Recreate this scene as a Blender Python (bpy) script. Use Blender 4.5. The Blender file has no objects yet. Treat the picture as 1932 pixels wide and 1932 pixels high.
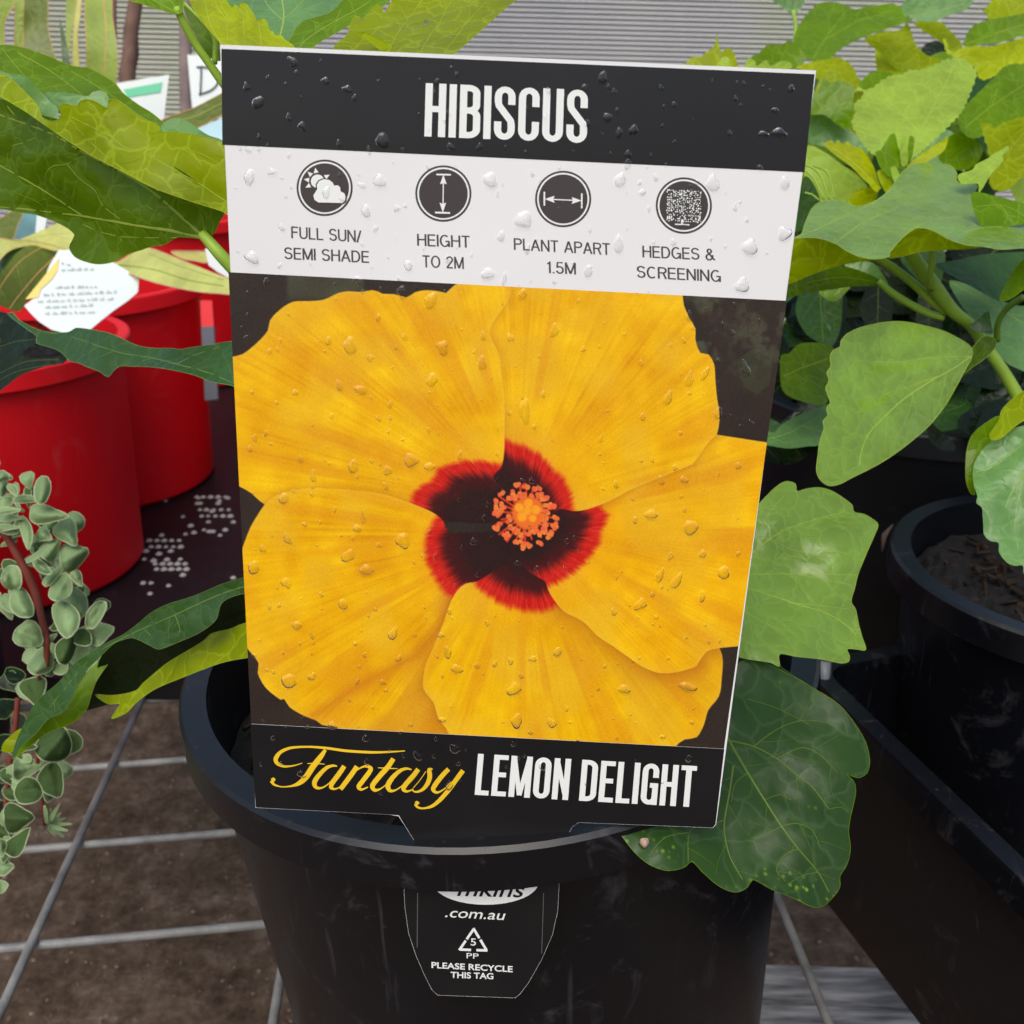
import bpy, bmesh, math, random
import numpy as np
from mathutils import Vector, geometry, Matrix

S = bpy.context.scene
random.seed(7); np.random.seed(7)
# ---------------------------------------------------------------- camera
F = 1932.0                       # pixels of focal length on a picture 1932 wide
PITCH = math.radians(24)
CAM = np.array([0.0, 0.0, 1.20])
cp, sp = math.cos(PITCH), math.sin(PITCH)
FW = np.array([0, cp, -sp]); UPV = np.array([0, sp, cp]); RT = np.array([1.0, 0, 0])
cam = bpy.data.cameras.new('camera'); cam.lens = 36; cam.sensor_width = 36
cam.clip_start = 0.01; cam.clip_end = 200
co = bpy.data.objects.new('camera', cam); S.collection.objects.link(co)
co.location = CAM; co.rotation_euler = (math.pi/2 - PITCH, 0, 0)
S.camera = co
cam.dof.use_dof = True; cam.dof.focus_distance = 0.245; cam.dof.aperture_fstop = 36
# ---------------------------------------------------------------- light
w = bpy.data.worlds.new("World"); S.world = w; w.use_nodes = True
nt = w.node_tree
sky = nt.nodes.new('ShaderNodeTexSky'); sky.sky_type = 'NISHITA'; sky.sun_disc = False
SUN_EL, SUN_AZ = math.radians(58), math.radians(200)      # azimuth clockwise from +Y
sky.sun_elevation = SUN_EL; sky.sun_rotation = SUN_AZ
sky.air_density = 1.0; sky.dust_density = 3.5; sky.ozone_density = 0.6
bg = nt.nodes['Background']; bg.inputs['Strength'].default_value = 0.15
nt.links.new(sky.outputs[0], bg.inputs[0])
sl = bpy.data.lights.new('sun', 'SUN'); sl.energy = 1.4; sl.angle = math.radians(55); sl.color = (.99, 1, .955)
so = bpy.data.objects.new('sun', sl); S.collection.objects.link(so)
sd = Vector((math.sin(SUN_AZ)*math.cos(SUN_EL), math.cos(SUN_AZ)*math.cos(SUN_EL), math.sin(SUN_EL)))
so.rotation_euler = sd.to_track_quat('Z', 'Y').to_euler()
S.view_settings.view_transform = 'Standard'; S.view_settings.look = 'None'
S.view_settings.gamma = 1; S.view_settings.exposure = 0.22
S.view_settings.use_curve_mapping = False
S.cycles.max_bounces = 10; S.cycles.transparent_max_bounces = 16
S.cycles.caustics_reflective = False; S.cycles.caustics_refractive = True

# ---------------------------------------------------------------- helpers
def ray(x, y): return FW + RT*((x-966)/F) - UPV*((y-966)/F)
def at(x, y, d): return CAM + ray(x, y)*d
def at_z(x, y, z):
    r = ray(x, y); return CAM + r*((z-CAM[2])/r[2])
def lin(c):
    c = np.asarray(c, float)/255.0
    return np.where(c <= .04045, c/12.92, ((c+.055)/1.055)**2.4)
def L(r, g, b, k=1.0):
    v = lin((r, g, b))*k
    return (float(v[0]), float(v[1]), float(v[2]), 1)
REG = {'A': (0, 0, 1/3), 'B': (1288, 0, 1/3), 'C': (0, 603.75, 1/3), 'D': (1288, 603.75, 1/3),
       'E': (0, 1274.6, .34028), 'F': (1274.6, 1274.6, .34028), 'G': (402.5, 509.8, .27777), 'H': (872.1, 509.8, .30555),
       'I': (429.3, 1006.25, .27777), 'J': (939.2, 1006.25, .27777), 'K': (791.6, 791.6, .20833), 'T': (268.3, 0, .34722),
       'M': (670.8, 1529.5, .24305), 'N': (496.4, 1388.6, .20833), 'O': (0, 872.1, .20833), 'P': (0, 1261.2, .22213),
       'Q': (0, 375.7, .22222), 'R': (1408.75, 791.6, .28469), 'X': (0, 0, 1.0)}
def P(reg, pts):
    a, b, s = REG[reg]; return [(a+p[0]*s, b+p[1]*s) for p in pts]

def mesh_obj(name, verts, faces, mats, parent=None, smooth=False, midx=None):
    me = bpy.data.meshes.new(name)
    me.from_pydata([tuple(map(float, v)) for v in verts], [], [tuple(map(int, f)) for f in faces])
    for m in (mats if isinstance(mats, (list, tuple)) else [mats]): me.materials.append(m)
    if midx is not None: me.polygons.foreach_set('material_index', np.asarray(midx, np.int32))
    if smooth: me.polygons.foreach_set('use_smooth', np.ones(len(me.polygons), bool))
    me.update()
    o = bpy.data.objects.new(name, me); S.collection.objects.link(o)
    if parent is not None:
        o.parent = parent; o.matrix_parent_inverse = Matrix.Translation(-Vector(parent.location))
    return o
def tag(o, label=None, cat=None, group=None, kind=None):
    if label: o['label'] = label
    if cat: o['category'] = cat
    if group: o['group'] = group
    if kind: o['kind'] = kind
    return o
def thing(name, loc, label, cat, group=None):
    o = bpy.data.objects.new(name, None); S.collection.objects.link(o); o.location = tuple(loc); o.empty_display_size = .02
    return tag(o, label, cat, group)

# materials -------------------------------------------------------
def newmat(name):
    m = bpy.data.materials.new(name); m.use_nodes = True
    n = m.node_tree.nodes; b = n['Principled BSDF']
    return m, m.node_tree, b
def noise(nt_, scale, detail=3, rough=.5, dist=0, coord='Object'):
    tc = nt_.nodes.new('ShaderNodeTexCoord'); n = nt_.nodes.new('ShaderNodeTexNoise')
    n.inputs['Scale'].default_value = scale; n.inputs['Detail'].default_value = detail
    n.inputs['Roughness'].default_value = rough; n.inputs['Distortion'].default_value = dist
    nt_.links.new(tc.outputs[coord], n.inputs['Vector']); return n
def ramp(nt_, src, stops):
    r = nt_.nodes.new('ShaderNodeValToRGB'); e = r.color_ramp.elements
    e[0].position, e[0].color = stops[0]; e[1].position, e[1].color = stops[-1]
    for p, c in stops[1:-1]:
        q = e.new(p); q.color = c
    nt_.links.new(src, r.inputs[0]); return r
def mixc(nt_, fac, a, b):
    m = nt_.nodes.new('ShaderNodeMix'); m.data_type = 'RGBA'
    for i, v in ((0, fac), (6, a), (7, b)):
        if hasattr(v, 'links'): nt_.links.new(v, m.inputs[i])
        else: m.inputs[i].default_value = v
    return m.outputs[2]
def plain(name, col, rough=.5, spec=.5, var=0.0, vscale=60, bump=0, bscale=300, metallic=0):
    m, t, b = newmat(name)
    b.inputs['Roughness'].default_value = rough; b.inputs['Specular IOR Level'].default_value = spec
    b.inputs['Metallic'].default_value = metallic
    if var:
        n = noise(t, vscale, 4)
        lo = tuple(c*(1-var) for c in col[:3])+(1,); hi = tuple(min(1, c*(1+var)) for c in col[:3])+(1,)
        r = ramp(t, n.outputs[0], [(.3, lo), (.7, hi)]); t.links.new(r.outputs[0], b.inputs['Base Color'])
    else: b.inputs['Base Color'].default_value = col
    if bump:
        n2 = noise(t, bscale, 5); bp = t.nodes.new('ShaderNodeBump'); bp.inputs['Strength'].default_value = bump
        bp.inputs['Distance'].default_value = .001
        t.links.new(n2.outputs[0], bp.inputs['Height']); t.links.new(bp.outputs[0], b.inputs['Normal'])
    return m
def leafmat(name, col, trans=None, tf=.35, rough=.38, spec=.4, net=.35, netscale=150, coat=0, speck=False):
    """leaf surface: mottled colour, fine net of veins, light coming through the blade"""
    m, t, b = newmat(name)
    trans = trans or col
    n = noise(t, 45, 4, .6)
    lo = tuple(c*.78 for c in col[:3])+(1,); hi = tuple(c*1.2 for c in col[:3])+(1,)
    r = ramp(t, n.outputs[0], [(.3, lo), (.7, hi)])
    tc = t.nodes.new('ShaderNodeTexCoord'); v = t.nodes.new('ShaderNodeTexVoronoi'); v.feature = 'DISTANCE_TO_EDGE'
    v.inputs['Scale'].default_value = netscale
    n3 = noise(t, 120, 2); mx = t.nodes.new('ShaderNodeVectorMath'); mx.operation = 'MULTIPLY_ADD'
    t.links.new(n3.outputs[1], mx.inputs[0]); mx.inputs[1].default_value = (.008, .008, .008); t.links.new(tc.outputs['Object'], mx.inputs[2])
    t.links.new(mx.outputs[0], v.inputs['Vector'])
    vr = ramp(t, v.outputs['Distance'], [(0, (net, net, net, 1)), (.06, (0, 0, 0, 1))])
    vc = tuple(min(1, c*1.5+.03) for c in col[:3])+(1,)
    c = mixc(t, vr.outputs[0], r.outputs[0], vc)
    if speck:
        v2 = t.nodes.new('ShaderNodeTexVoronoi'); v2.inputs['Scale'].default_value = 430; t.links.new(tc.outputs['Object'], v2.inputs['Vector'])
        s1 = ramp(t, v2.outputs['Distance'], [(.12, (1, 1, 1, 1)), (.3, (0, 0, 0, 1))]); n9 = noise(t, 38, 2); s2 = ramp(t, n9.outputs[0], [(.58, (0, 0, 0, 1)), (.68, (.8, .8, .8, 1))])
        mu = t.nodes.new('ShaderNodeMath'); mu.operation = 'MULTIPLY'; t.links.new(s1.outputs[0], mu.inputs[0]); t.links.new(s2.outputs[0], mu.inputs[1])
        c = mixc(t, mu.outputs[0], c, L(150, 180, 40))
    t.links.new(c, b.inputs['Base Color'])
    b.inputs['Roughness'].default_value = rough; b.inputs['Specular IOR Level'].default_value = spec
    nw_ = noise(t, 26, 5, .6, .4); rw_ = ramp(t, nw_.outputs[0], [(.40, (rough*1.25,)*3+(1,)), (.62, (max(.2, rough*(.75 if speck else .52)),)*3+(1,))]); t.links.new(rw_.outputs[0], b.inputs['Roughness'])
    b.inputs['Coat Weight'].default_value = coat; b.inputs['Coat Roughness'].default_value = .15
    hr = ramp(t, v.outputs['Distance'], [(0, (0, 0, 0, 1)), (.38, (1, 1, 1, 1))])
    bp = t.nodes.new('ShaderNodeBump'); bp.inputs['Strength'].default_value = .4; bp.inputs['Distance'].default_value = .0007
    t.links.new(hr.outputs[0], bp.inputs['Height']); t.links.new(bp.outputs[0], b.inputs['Normal'])
    tr = t.nodes.new('ShaderNodeBsdfTranslucent')
    tcx = mixc(t, vr.outputs[0], trans, tuple(min(1, q*1.4) for q in trans[:3])+(1,))
    t.links.new(tcx, tr.inputs[0])
    ms = t.nodes.new('ShaderNodeMixShader'); ms.inputs[0].default_value = tf
    t.links.new(b.outputs[0], ms.inputs[1]); t.links.new(tr.outputs[0], ms.inputs[2])
    t.links.new(ms.outputs[0], t.nodes['Material Output'].inputs[0])
    return m
LM = {}
VT = {}; VT2 = {}
def veinmat(name, col, trans, tf):
    m, t, b = newmat(name); b.inputs['Base Color'].default_value = col; b.inputs['Roughness'].default_value = .45; b.inputs['Specular IOR Level'].default_value = .3
    tr = t.nodes.new('ShaderNodeBsdfTranslucent'); tr.inputs[0].default_value = trans
    ms = t.nodes.new('ShaderNodeMixShader'); ms.inputs[0].default_value = tf
    t.links.new(b.outputs[0], ms.inputs[1]); t.links.new(tr.outputs[0], ms.inputs[2]); t.links.new(ms.outputs[0], t.nodes['Material Output'].inputs[0]); return m
def lm(key, col, trans, **k):
    LM[key] = leafmat('leaf_'+key, L(*col), L(*trans), **k)
    f = lambda c, a_: tuple(c[i]+(pale[i]-c[i])*a_ for i in range(3))
    pale = (196, 210, 96)
    VT[LM[key].name] = veinmat('side_vein_'+key, L(*f(col, .30)), L(*f(trans, .32)), k.get('tf', .35))
    VT2[LM[key].name] = veinmat('main_vein_'+key, L(*f(col, .36 if key in ('deep', 'dark', 'verydark') else .62)), L(*f(trans, .3 if key in ('deep', 'dark', 'verydark') else .55)), k.get('tf', .35))
lm('glow', (158, 176, 0), (208, 216, 0), tf=.55, net=.6, spec=.25, netscale=125)               # bright young leaf with light through it
lm('mid', (108, 146, 2), (146, 176, 0), tf=.45, net=.5, spec=.3, netscale=125)
lm('under', (84, 116, 0), (114, 142, 0), tf=.45, net=.55, spec=.25, netscale=125)
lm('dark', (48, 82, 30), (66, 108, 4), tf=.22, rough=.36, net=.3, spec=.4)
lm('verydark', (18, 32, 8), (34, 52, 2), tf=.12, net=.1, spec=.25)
lm('gloss', (130, 166, 58), (164, 196, 16), tf=.34, rough=.27, spec=.55, coat=.3, net=.3)
lm('pale', (160, 190, 66), (186, 214, 40), tf=.38, rough=.5, net=.3, spec=.3)
lm('grey', (104, 146, 78), (116, 158, 36), tf=.25, rough=.4, net=.3, spec=.45)
lm('yellow', (186, 200, 12), (214, 222, 4), tf=.5, net=.3, spec=.25)
lm('deep', (42, 74, 8), (74, 110, 0), tf=.3, rough=.38, spec=.5, net=.45, netscale=90, coat=.05, speck=True)
lm('silver', (132, 156, 108), (140, 165, 85), tf=.15, rough=.9, spec=.15, net=.08)
lm('silverdark', (70, 92, 50), (90, 120, 40), tf=.15, rough=.9, spec=.15, net=.08)
m, t, b = newmat('water')
b.inputs['Base Color'].default_value = (1, 1, 1, 1); b.inputs['Transmission Weight'].default_value = 1; b.inputs['IOR'].default_value = 1.33; b.inputs['Roughness'].default_value = .06
WATER = m
V_PALE = plain('vein_pale', L(165, 190, 110), .5); V_YEL = plain('vein_yellow', L(196, 212, 50), .5)
V_DK = plain('vein_green', L(104, 136, 62), .5); V_MID = plain('vein_mid', L(152, 176, 74), .5)
V_SIL = plain('leaf_margin_silver', L(162, 174, 136), .9, .1)
STEM = plain('stem_green', L(140, 172, 55), .45, .4, .15, 80)
STEMD = plain('stem_olive', L(95, 125, 35), .45, .4, .2, 80)

# geometry --------------------------------------------------------
def catmull(pts, closed=True, step=6.0, corner=None):
    p = np.array(pts, float); n = len(p); out = []
    rng = range(n) if closed else range(n-1)
    for i in rng:
        if closed: p0, p1, p2, p3 = p[i-1], p[i], p[(i+1) % n], p[(i+2) % n]
        else: p0, p1, p2, p3 = p[max(i-1, 0)], p[i], p[i+1], p[min(i+2, n-1)]
        k = max(1, int(np.linalg.norm(p2[:2]-p1[:2])/step))
        t0 = (p2-p0)*.5; t1 = (p3-p1)*.5
        d = np.linalg.norm(p2-p1)
        for t in (t0, t1):
            l = np.linalg.norm(t)
            if l > d: t *= d/l
        for j in range(k):
            s = j/k; s2 = s*s; s3 = s2*s
            out.append((2*s3-3*s2+1)*p1+(s3-2*s2+s)*t0+(-2*s3+3*s2)*p2+(s3-s2)*t1)
    if not closed: out.append(p[-1])
    return np.array(out)
def inside(poly, X, Y):
    r = np.zeros(X.shape, bool); n = len(poly); j = n-1
    for i in range(n):
        xi, yi = poly[i]; xj, yj = poly[j]
        if yi != yj:
            c = ((yi > Y) != (yj > Y)) & (X < (xj-xi)*(Y-yi)/(yj-yi)+xi)
            r ^= c
        j = i
    return r
def dseg(pl, X, Y, closed=False):
    d = np.full(X.shape, 1e9); n = len(pl)
    for i in range(n if closed else n-1):
        ax, ay = pl[i]; bx, by = pl[(i+1) % n]; ux, uy = bx-ax, by-ay; l = ux*ux+uy*uy+1e-9
        t = np.clip(((X-ax)*ux+(Y-ay)*uy)/l, 0, 1)
        d = np.minimum(d, (X-ax-t*ux)**2+(Y-ay-t*uy)**2)
    return np.sqrt(d)
def fill(poly, g=None, jitter=.25):
    """triangulate a closed 2-D outline, with interior points on a jittered grid"""
    poly = np.asarray(poly)
    pts = [Vector((float(a), float(b))) for a, b in poly]; n = len(pts)
    if g:
        x0, y0 = poly.min(0); x1, y1 = poly.max(0)
        X, Y = np.meshgrid(np.arange(x0+g/2, x1, g), np.arange(y0+g/2, y1, g))
        X = X+np.random.uniform(-jitter, jitter, X.shape)*g; Y = Y+np.random.uniform(-jitter, jitter, Y.shape)*g
        X = X.ravel(); Y = Y.ravel()
        m = inside(poly, X, Y); X = X[m]; Y = Y[m]
        m = dseg(poly, X, Y, True) > g*.45
        pts += [Vector((float(a), float(b))) for a, b in zip(X[m], Y[m])]
    r = geometry.delaunay_2d_cdt(pts, [], [list(range(n))], 1, 1e-6)
    return np.array([tuple(v) for v in r[0]]), r[2]
def plane3(c3):
    (x1, y1, d1), (x2, y2, d2), (x3, y3, d3) = c3
    M = np.array([[x1, y1, 1], [x2, y2, 1], [x3, y3, 1.]]); return np.linalg.solve(M, np.array([d1, d2, d3]))

def leaf(parent, reg, outline, dep, mat, veins=(), vm=None, rim=None, rimw=1.6, teeth=0, tlen=14, wave=.0028, wl=80, bulge=.0014, g=None, name='leaf', step=6, bend=None, seed=None, beads=0, side=True, puff=0):
    """one leaf blade: outline and veins, laid on a tilted, gently waving surface in space"""
    rs = np.random.RandomState(seed if seed is not None else int(abs(outline[0][0])*7+abs(outline[1][1])) % 9999)
    ol = catmull(P(reg, outline), True, step)
    if teeth:
        nx = np.roll(ol, -1, 0)-np.roll(ol, 1, 0); nx /= (np.linalg.norm(nx, axis=1)[:, None]+1e-9)
        nrm = np.stack([nx[:, 1], -nx[:, 0]], 1)
        area = np.sum(ol[:, 0]*np.roll(ol[:, 1], -1)-np.roll(ol[:, 0], -1)*ol[:, 1]); nrm *= np.sign(area)
        L_ = np.cumsum(np.linalg.norm(np.roll(ol, -1, 0)-ol, axis=1)); ph = (L_/tlen+.25*np.sin(L_/tlen*.7)) % 1.0
        ol = ol+nrm*(np.where(ph < .7, ph/.7, (1-ph)/.3)-.4)[:, None]*teeth
    sz = max(ol.max(0)-ol.min(0))
    g = g or max(5.5, sz/38)
    V2, FC = fill(ol, g)
    a, b, c = plane3(dep) if hasattr(dep, "__len__") else (0, 0, dep)
    cx, cy = ol.mean(0); ph = rs.uniform(0, 6.28, 4); ang = rs.uniform(0, 3.14)
    vl = [catmull(P(reg, v[0]), False, 7) for v in veins]
    auto = []
    if side and vl and sz > 110:
        allv = [q for q in vl]
        for v, q in zip(veins, vl):
            wD = v[1]*(REG[reg][2] if reg != 'X' else 1)
            if wD < (2.2 if reg != 'X' else 2.4): continue
            seg = np.linalg.norm(np.diff(q, axis=0), axis=1); L0 = np.concatenate([[0], np.cumsum(seg)])
            s_ = rs.uniform(14, 30); sd = 1
            while s_ < L0[-1]-10:
                k = int(np.searchsorted(L0, s_))-1; p = q[k]+(q[k+1]-q[k])*((s_-L0[k])/max(seg[k], 1e-6)); tg = (q[min(k+2, len(q)-1)]-q[max(k-1, 0)]); th = math.atan2(tg[1], tg[0])
                an = th+sd*math.radians(rs.uniform(42, 62)); path = [p.copy()]; cur = rs.uniform(-.02, .05)*-sd
                for stp in range(int(rs.uniform(8, 22))):
                    an += cur+rs.uniform(-.10, .10); n_ = path[-1]+6*np.array([math.cos(an), math.sin(an)])
                    X1, Y1 = np.array([n_[0]]), np.array([n_[1]])
                    if not inside(ol, X1, Y1)[0] or dseg(ol, X1, Y1, True)[0] < 5: break
                    if stp > 2 and min(dseg(z, X1, Y1)[0] for z in allv) < 6: path.append(n_); break
                    path.append(n_)
                if len(path) > 3: pp = np.array(path); auto.append(pp); allv.append(pp)
                s_ += rs.uniform(20, 42)*(sz/300+.5); sd = -sd
                if len(auto) > 60: break
    def dz(x, y):
        x = np.asarray(x, float); y = np.asarray(y, float)
        z = a*x+b*y+c
        z = z+wave*(np.sin((x*math.cos(ang)+y*math.sin(ang))/wl*2.2+ph[0])*.6+np.sin((x*math.sin(ang)-y*math.cos(ang))/wl*3.6+ph[1])*.4)
        if puff: z = z-puff*(1-np.exp(-(dseg(ol, x, y, True)/7.0)**2))
        if bend: # crease: (line, metres per pixel of distance)
            z = z+bend[1]*np.minimum(dseg(P(reg, bend[0]), x, y), bend[2] if len(bend) > 2 else 1e9)
        if vl and bulge:
            d = np.full(x.shape, 1e9)
            for q in vl: d = np.minimum(d, dseg(q, x, y))
            z = z-.5*bulge*(1-np.exp(-(d/14.0)**2))
        return z
    verts = list(at_many(V2[:, 0], V2[:, 1], dz(V2[:, 0], V2[:, 1])))
    faces = list(FC); mi = [0]*len(faces)
    def strip(pl, w0, w1, lift, slot, closed=False):
        n = len(pl)
        if n < 2: return
        tg = (np.roll(pl, -1, 0)-np.roll(pl, 1, 0)) if closed else np.gradient(pl, axis=0)
        tg = tg/(np.linalg.norm(tg, axis=1)[:, None]+1e-9); nm = np.stack([-tg[:, 1], tg[:, 0]], 1)
        ww = np.linspace(w0, w1, n)[:, None]/2*(.7 if slot == 1 else .6)
        base = len(verts); z = dz(pl[:, 0], pl[:, 1])
        l = pl-nm*ww; r_ = pl+nm*ww; px = z/F
        lv = at_many(l[:, 0], l[:, 1], z-.00006); mv = at_many(pl[:, 0], pl[:, 1], z-.0001-lift*ww[:, 0]*px); rv = at_many(r_[:, 0], r_[:, 1], z-.00006)
        for i in range(n): verts.extend([lv[i], mv[i], rv[i]])
        for i in range(n if closed else n-1):
            q = base+3*i; k = base+3*((i+1) % n)
            faces.append((q, q+1, k+1, k)); faces.append((q+1, q+2, k+2, k+1)); mi.extend([slot, slot])
    for v, q in zip(veins, vl): strip(q, v[1]*REG[reg][2] if reg != 'X' else v[1], (v[2] if len(v) > 2 else v[1]*.35)*(REG[reg][2] if reg != 'X' else 1)+.5, .45, 1)
    mats = [mat, VT2.get(mat.name, V_MID) if vm in (None, V_MID, V_YEL, V_PALE, V_DK) else vm]
    mats.append(VT2.get(mat.name, V_MID) if rim is None or rim in (V_YEL, V_MID, V_PALE) else rim)
    if rim: strip(ol, rimw, rimw, .9, 2, True)
    mats.append(VT.get(mat.name, V_MID))
    for pp in auto: strip(pp, 2.0, 1.0, .35, 3)
    lo = mesh_obj(name, verts, faces, mats, parent, True, mi)
    for k in range(beads):
        for _ in range(40):
            bx, by = rs.uniform(ol[:, 0].min(), ol[:, 0].max()), rs.uniform(ol[:, 1].min(), ol[:, 1].max())
            if inside(ol, np.array([bx]), np.array([by]))[0] and dseg(ol, np.array([bx]), np.array([by]), True)[0] > 12 and bx < 1930: break
        r_ = rs.uniform(2.5, 6.5); el = rs.uniform(1, 2.2); an0 = rs.uniform(0, 3); vs_ = []; fs_ = []; na, nr = 12, 4
        for i in range(nr+1):
            f = i/nr
            for j in range(na if i else 1):
                an = 2*math.pi*j/na; a_, b_ = r_*f*math.cos(an), r_*f*el*math.sin(an)
                px, py = bx+a_*math.cos(an0)-b_*math.sin(an0), by+a_*math.sin(an0)+b_*math.cos(an0)
                vs_.append((px, py, math.sqrt(max(0, 1-f*f))*r_*.4))
        va = np.array(vs_); zz = dz(va[:, 0], va[:, 1]); W_ = at_many(va[:, 0], va[:, 1], zz-.0001-va[:, 2]*zz/F)
        for j in range(na): fs_.append((0, 1+j, 1+(j+1) % na))
        for i in range(nr-1):
            for j in range(na): q0 = 1+i*na; fs_.append((q0+j, q0+na+j, q0+na+(j+1) % na, q0+(j+1) % na))
        o = mesh_obj('water_drop', W_, fs_, WATER, None, True); o.parent = lo; o.matrix_parent_inverse = Matrix.Translation(-Vector(parent.location))
    return lo
def at_many(X, Y, D):
    X = np.asarray(X, float); Y = np.asarray(Y, float); D = np.broadcast_to(np.asarray(D, float), X.shape)
    r = FW[None]+RT[None]*((X-966)/F)[:, None]-UPV[None]*((Y-966)/F)[:, None]
    return CAM[None]+r*D[:, None]
def tube(name, pts, rads, mat, parent=None, seg=10, cap=True, wob=0):
    """round bar through world points, radii in metres"""
    p = np.array(pts, float); n = len(p); rads = np.broadcast_to(np.asarray(rads, float), (n,))
    tg = np.gradient(p, axis=0); verts = []; faces = []
    ref = np.array([0, 0, 1.]) if abs(tg[0][2]) < .9*np.linalg.norm(tg[0]) else np.array([1., 0, 0])
    for i in range(n):
        t = tg[i]/np.linalg.norm(tg[i]); u = np.cross(t, ref); u /= np.linalg.norm(u); v = np.cross(u, t); ref = v if i == 0 else v
        for k in range(seg):
            an = 2*math.pi*k/seg; rr = rads[i]*(1+wob*math.sin(i*1.7+k*2.3))
            verts.append(p[i]+(u*math.cos(an)+v*math.sin(an))*rr)
    for i in range(n-1):
        for k in range(seg):
            a = i*seg+k; b = i*seg+(k+1) % seg
            faces.append((a, b, b+seg, a+seg))
    if cap: faces.append(tuple(range(seg-1, -1, -1))); faces.append(tuple(range((n-1)*seg, n*seg)))
    return mesh_obj(name, verts, faces, mat, parent, True)
def stem(parent, reg, pts, mat, name='stem'):
    """pts: (x, y, depth, width in picture pixels of that region)"""
    s = REG[reg][2]; q = P(reg, pts)
    arr = np.array([[a, b, p[2], p[3]*s] for (a, b), p in zip(q, pts)])
    arr = catmull(arr, False, 8)
    w = np.array([at(x, y, d) for x, y, d, _ in arr]); r = arr[:, 3]/2*arr[:, 2]/F
    return tube(name, w, r, mat, parent)
def lathe(name, prof, mat, parent, center, axis=(0, 0, 1), seg=96, wob=0):
    """prof: (radius, height along axis); revolves about axis through center"""
    ax = Vector(axis).normalized(); q = Vector((0, 0, 1)).rotation_difference(ax)
    verts = []; faces = []; n = len(prof)
    for k in range(seg):
        an = 2*math.pi*k/seg
        for r, h in prof:
            verts.append(Vector(center)+q @ Vector((r*math.cos(an), r*math.sin(an), h)))
    for k in range(seg):
        for i in range(n-1):
            a = k*n+i; b = ((k+1) % seg)*n+i
            faces.append((a, b, b+1, a+1))
    o = mesh_obj(name, verts, faces, mat, parent, True); o.data.set_sharp_from_angle(angle=math.radians(38)); return o
def box(name, c, d, mat, parent=None, rotz=0, bev=0.0):
    bm = bmesh.new(); bmesh.ops.create_cube(bm, size=1)
    bmesh.ops.scale(bm, vec=d, verts=bm.verts)
    if bev: bmesh.ops.bevel(bm, geom=bm.edges[:], offset=bev, segments=2, affect='EDGES')
    bmesh.ops.rotate(bm, cent=(0, 0, 0), matrix=Matrix.Rotation(rotz, 3, 'Z'), verts=bm.verts)
    bmesh.ops.translate(bm, vec=c, verts=bm.verts)
    me = bpy.data.meshes.new(name); bm.to_mesh(me); bm.free(); me.materials.append(mat)
    o = bpy.data.objects.new(name, me); S.collection.objects.link(o)
    if parent is not None: o.parent = parent; o.matrix_parent_inverse = Matrix.Translation(-Vector(parent.location))
    return o

# ================================================================ setting
BENCH = CAM[2]-.373
GROUND = CAM[2]-.95
m, t, b = newmat('bare_soil')
n1 = noise(t, 30, 10, .78); r1 = ramp(t, n1.outputs[0], [(.3, L(62, 48, 38)), (.5, L(124, 102, 84)), (.72, L(182, 158, 138))])
vo = t.nodes.new('ShaderNodeTexVoronoi'); vo.inputs['Scale'].default_value = 70; tc = t.nodes.new('ShaderNodeTexCoord'); t.links.new(tc.outputs['Object'], vo.inputs[0])
rv = ramp(t, vo.outputs['Distance'], [(.10, (1, 1, 1, 1)), (.2, (0, 0, 0, 1))]); n5 = noise(t, 30, 2); rr5 = ramp(t, n5.outputs[0], [(.60, (0, 0, 0, 1)), (.66, (1, 1, 1, 1))])
mm = t.nodes.new('ShaderNodeMath'); mm.operation = 'MULTIPLY'; t.links.new(rv.outputs[0], mm.inputs[0]); t.links.new(rr5.outputs[0], mm.inputs[1])
c = mixc(t, mm.outputs[0], r1.outputs[0], L(190, 175, 160))
t.links.new(c, b.inputs['Base Color']); b.inputs['Roughness'].default_value = .95; b.inputs['Specular IOR Level'].default_value = .15
bp = t.nodes.new('ShaderNodeBump'); bp.inputs['Strength'].default_value = 1; bp.inputs['Distance'].default_value = .02
t.links.new(n1.outputs[0], bp.inputs['Height']); t.links.new(bp.outputs[0], b.inputs['Normal'])
SOILM = m
g_ = mesh_obj('ground', [(-40, -40, GROUND), (40, -40, GROUND), (40, 40, GROUND), (-40, 40, GROUND)], [(0, 1, 2, 3)], SOILM)
tag(g_, 'bare brown soil floor under the wire bench', kind='structure')
# crumbs and pebbles lying on the soil
pv = []; pf = []
rs = np.random.RandomState(3)
for i in range(5200):
    x = rs.uniform(-.8, .9); y = rs.uniform(.35, 1.6); s_ = min(abs(rs.normal(.0, .0016))+.0008, .0034)
    base = len(pv); q = rs.uniform(.6, 1.3, 6)*s_
    pv += [(x+q[0], y, GROUND+.001), (x, y+q[1], GROUND+.001), (x-q[2], y, GROUND+.001), (x, y-q[3], GROUND+.001), (x+q[4]*.2, y, GROUND+q[5]*.9)]
    pf += [(base, base+1, base+4), (base+1, base+2, base+4), (base+2, base+3, base+4), (base+3, base, base+4)]
PEB = plain('soil_crumb', L(120, 104, 90), .9, .2, .45, 25)
tag(mesh_obj('soil_crumbs', pv, pf, PEB), 'loose crumbs and grit scattered over the soil floor', 'grit', kind='stuff')

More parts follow.
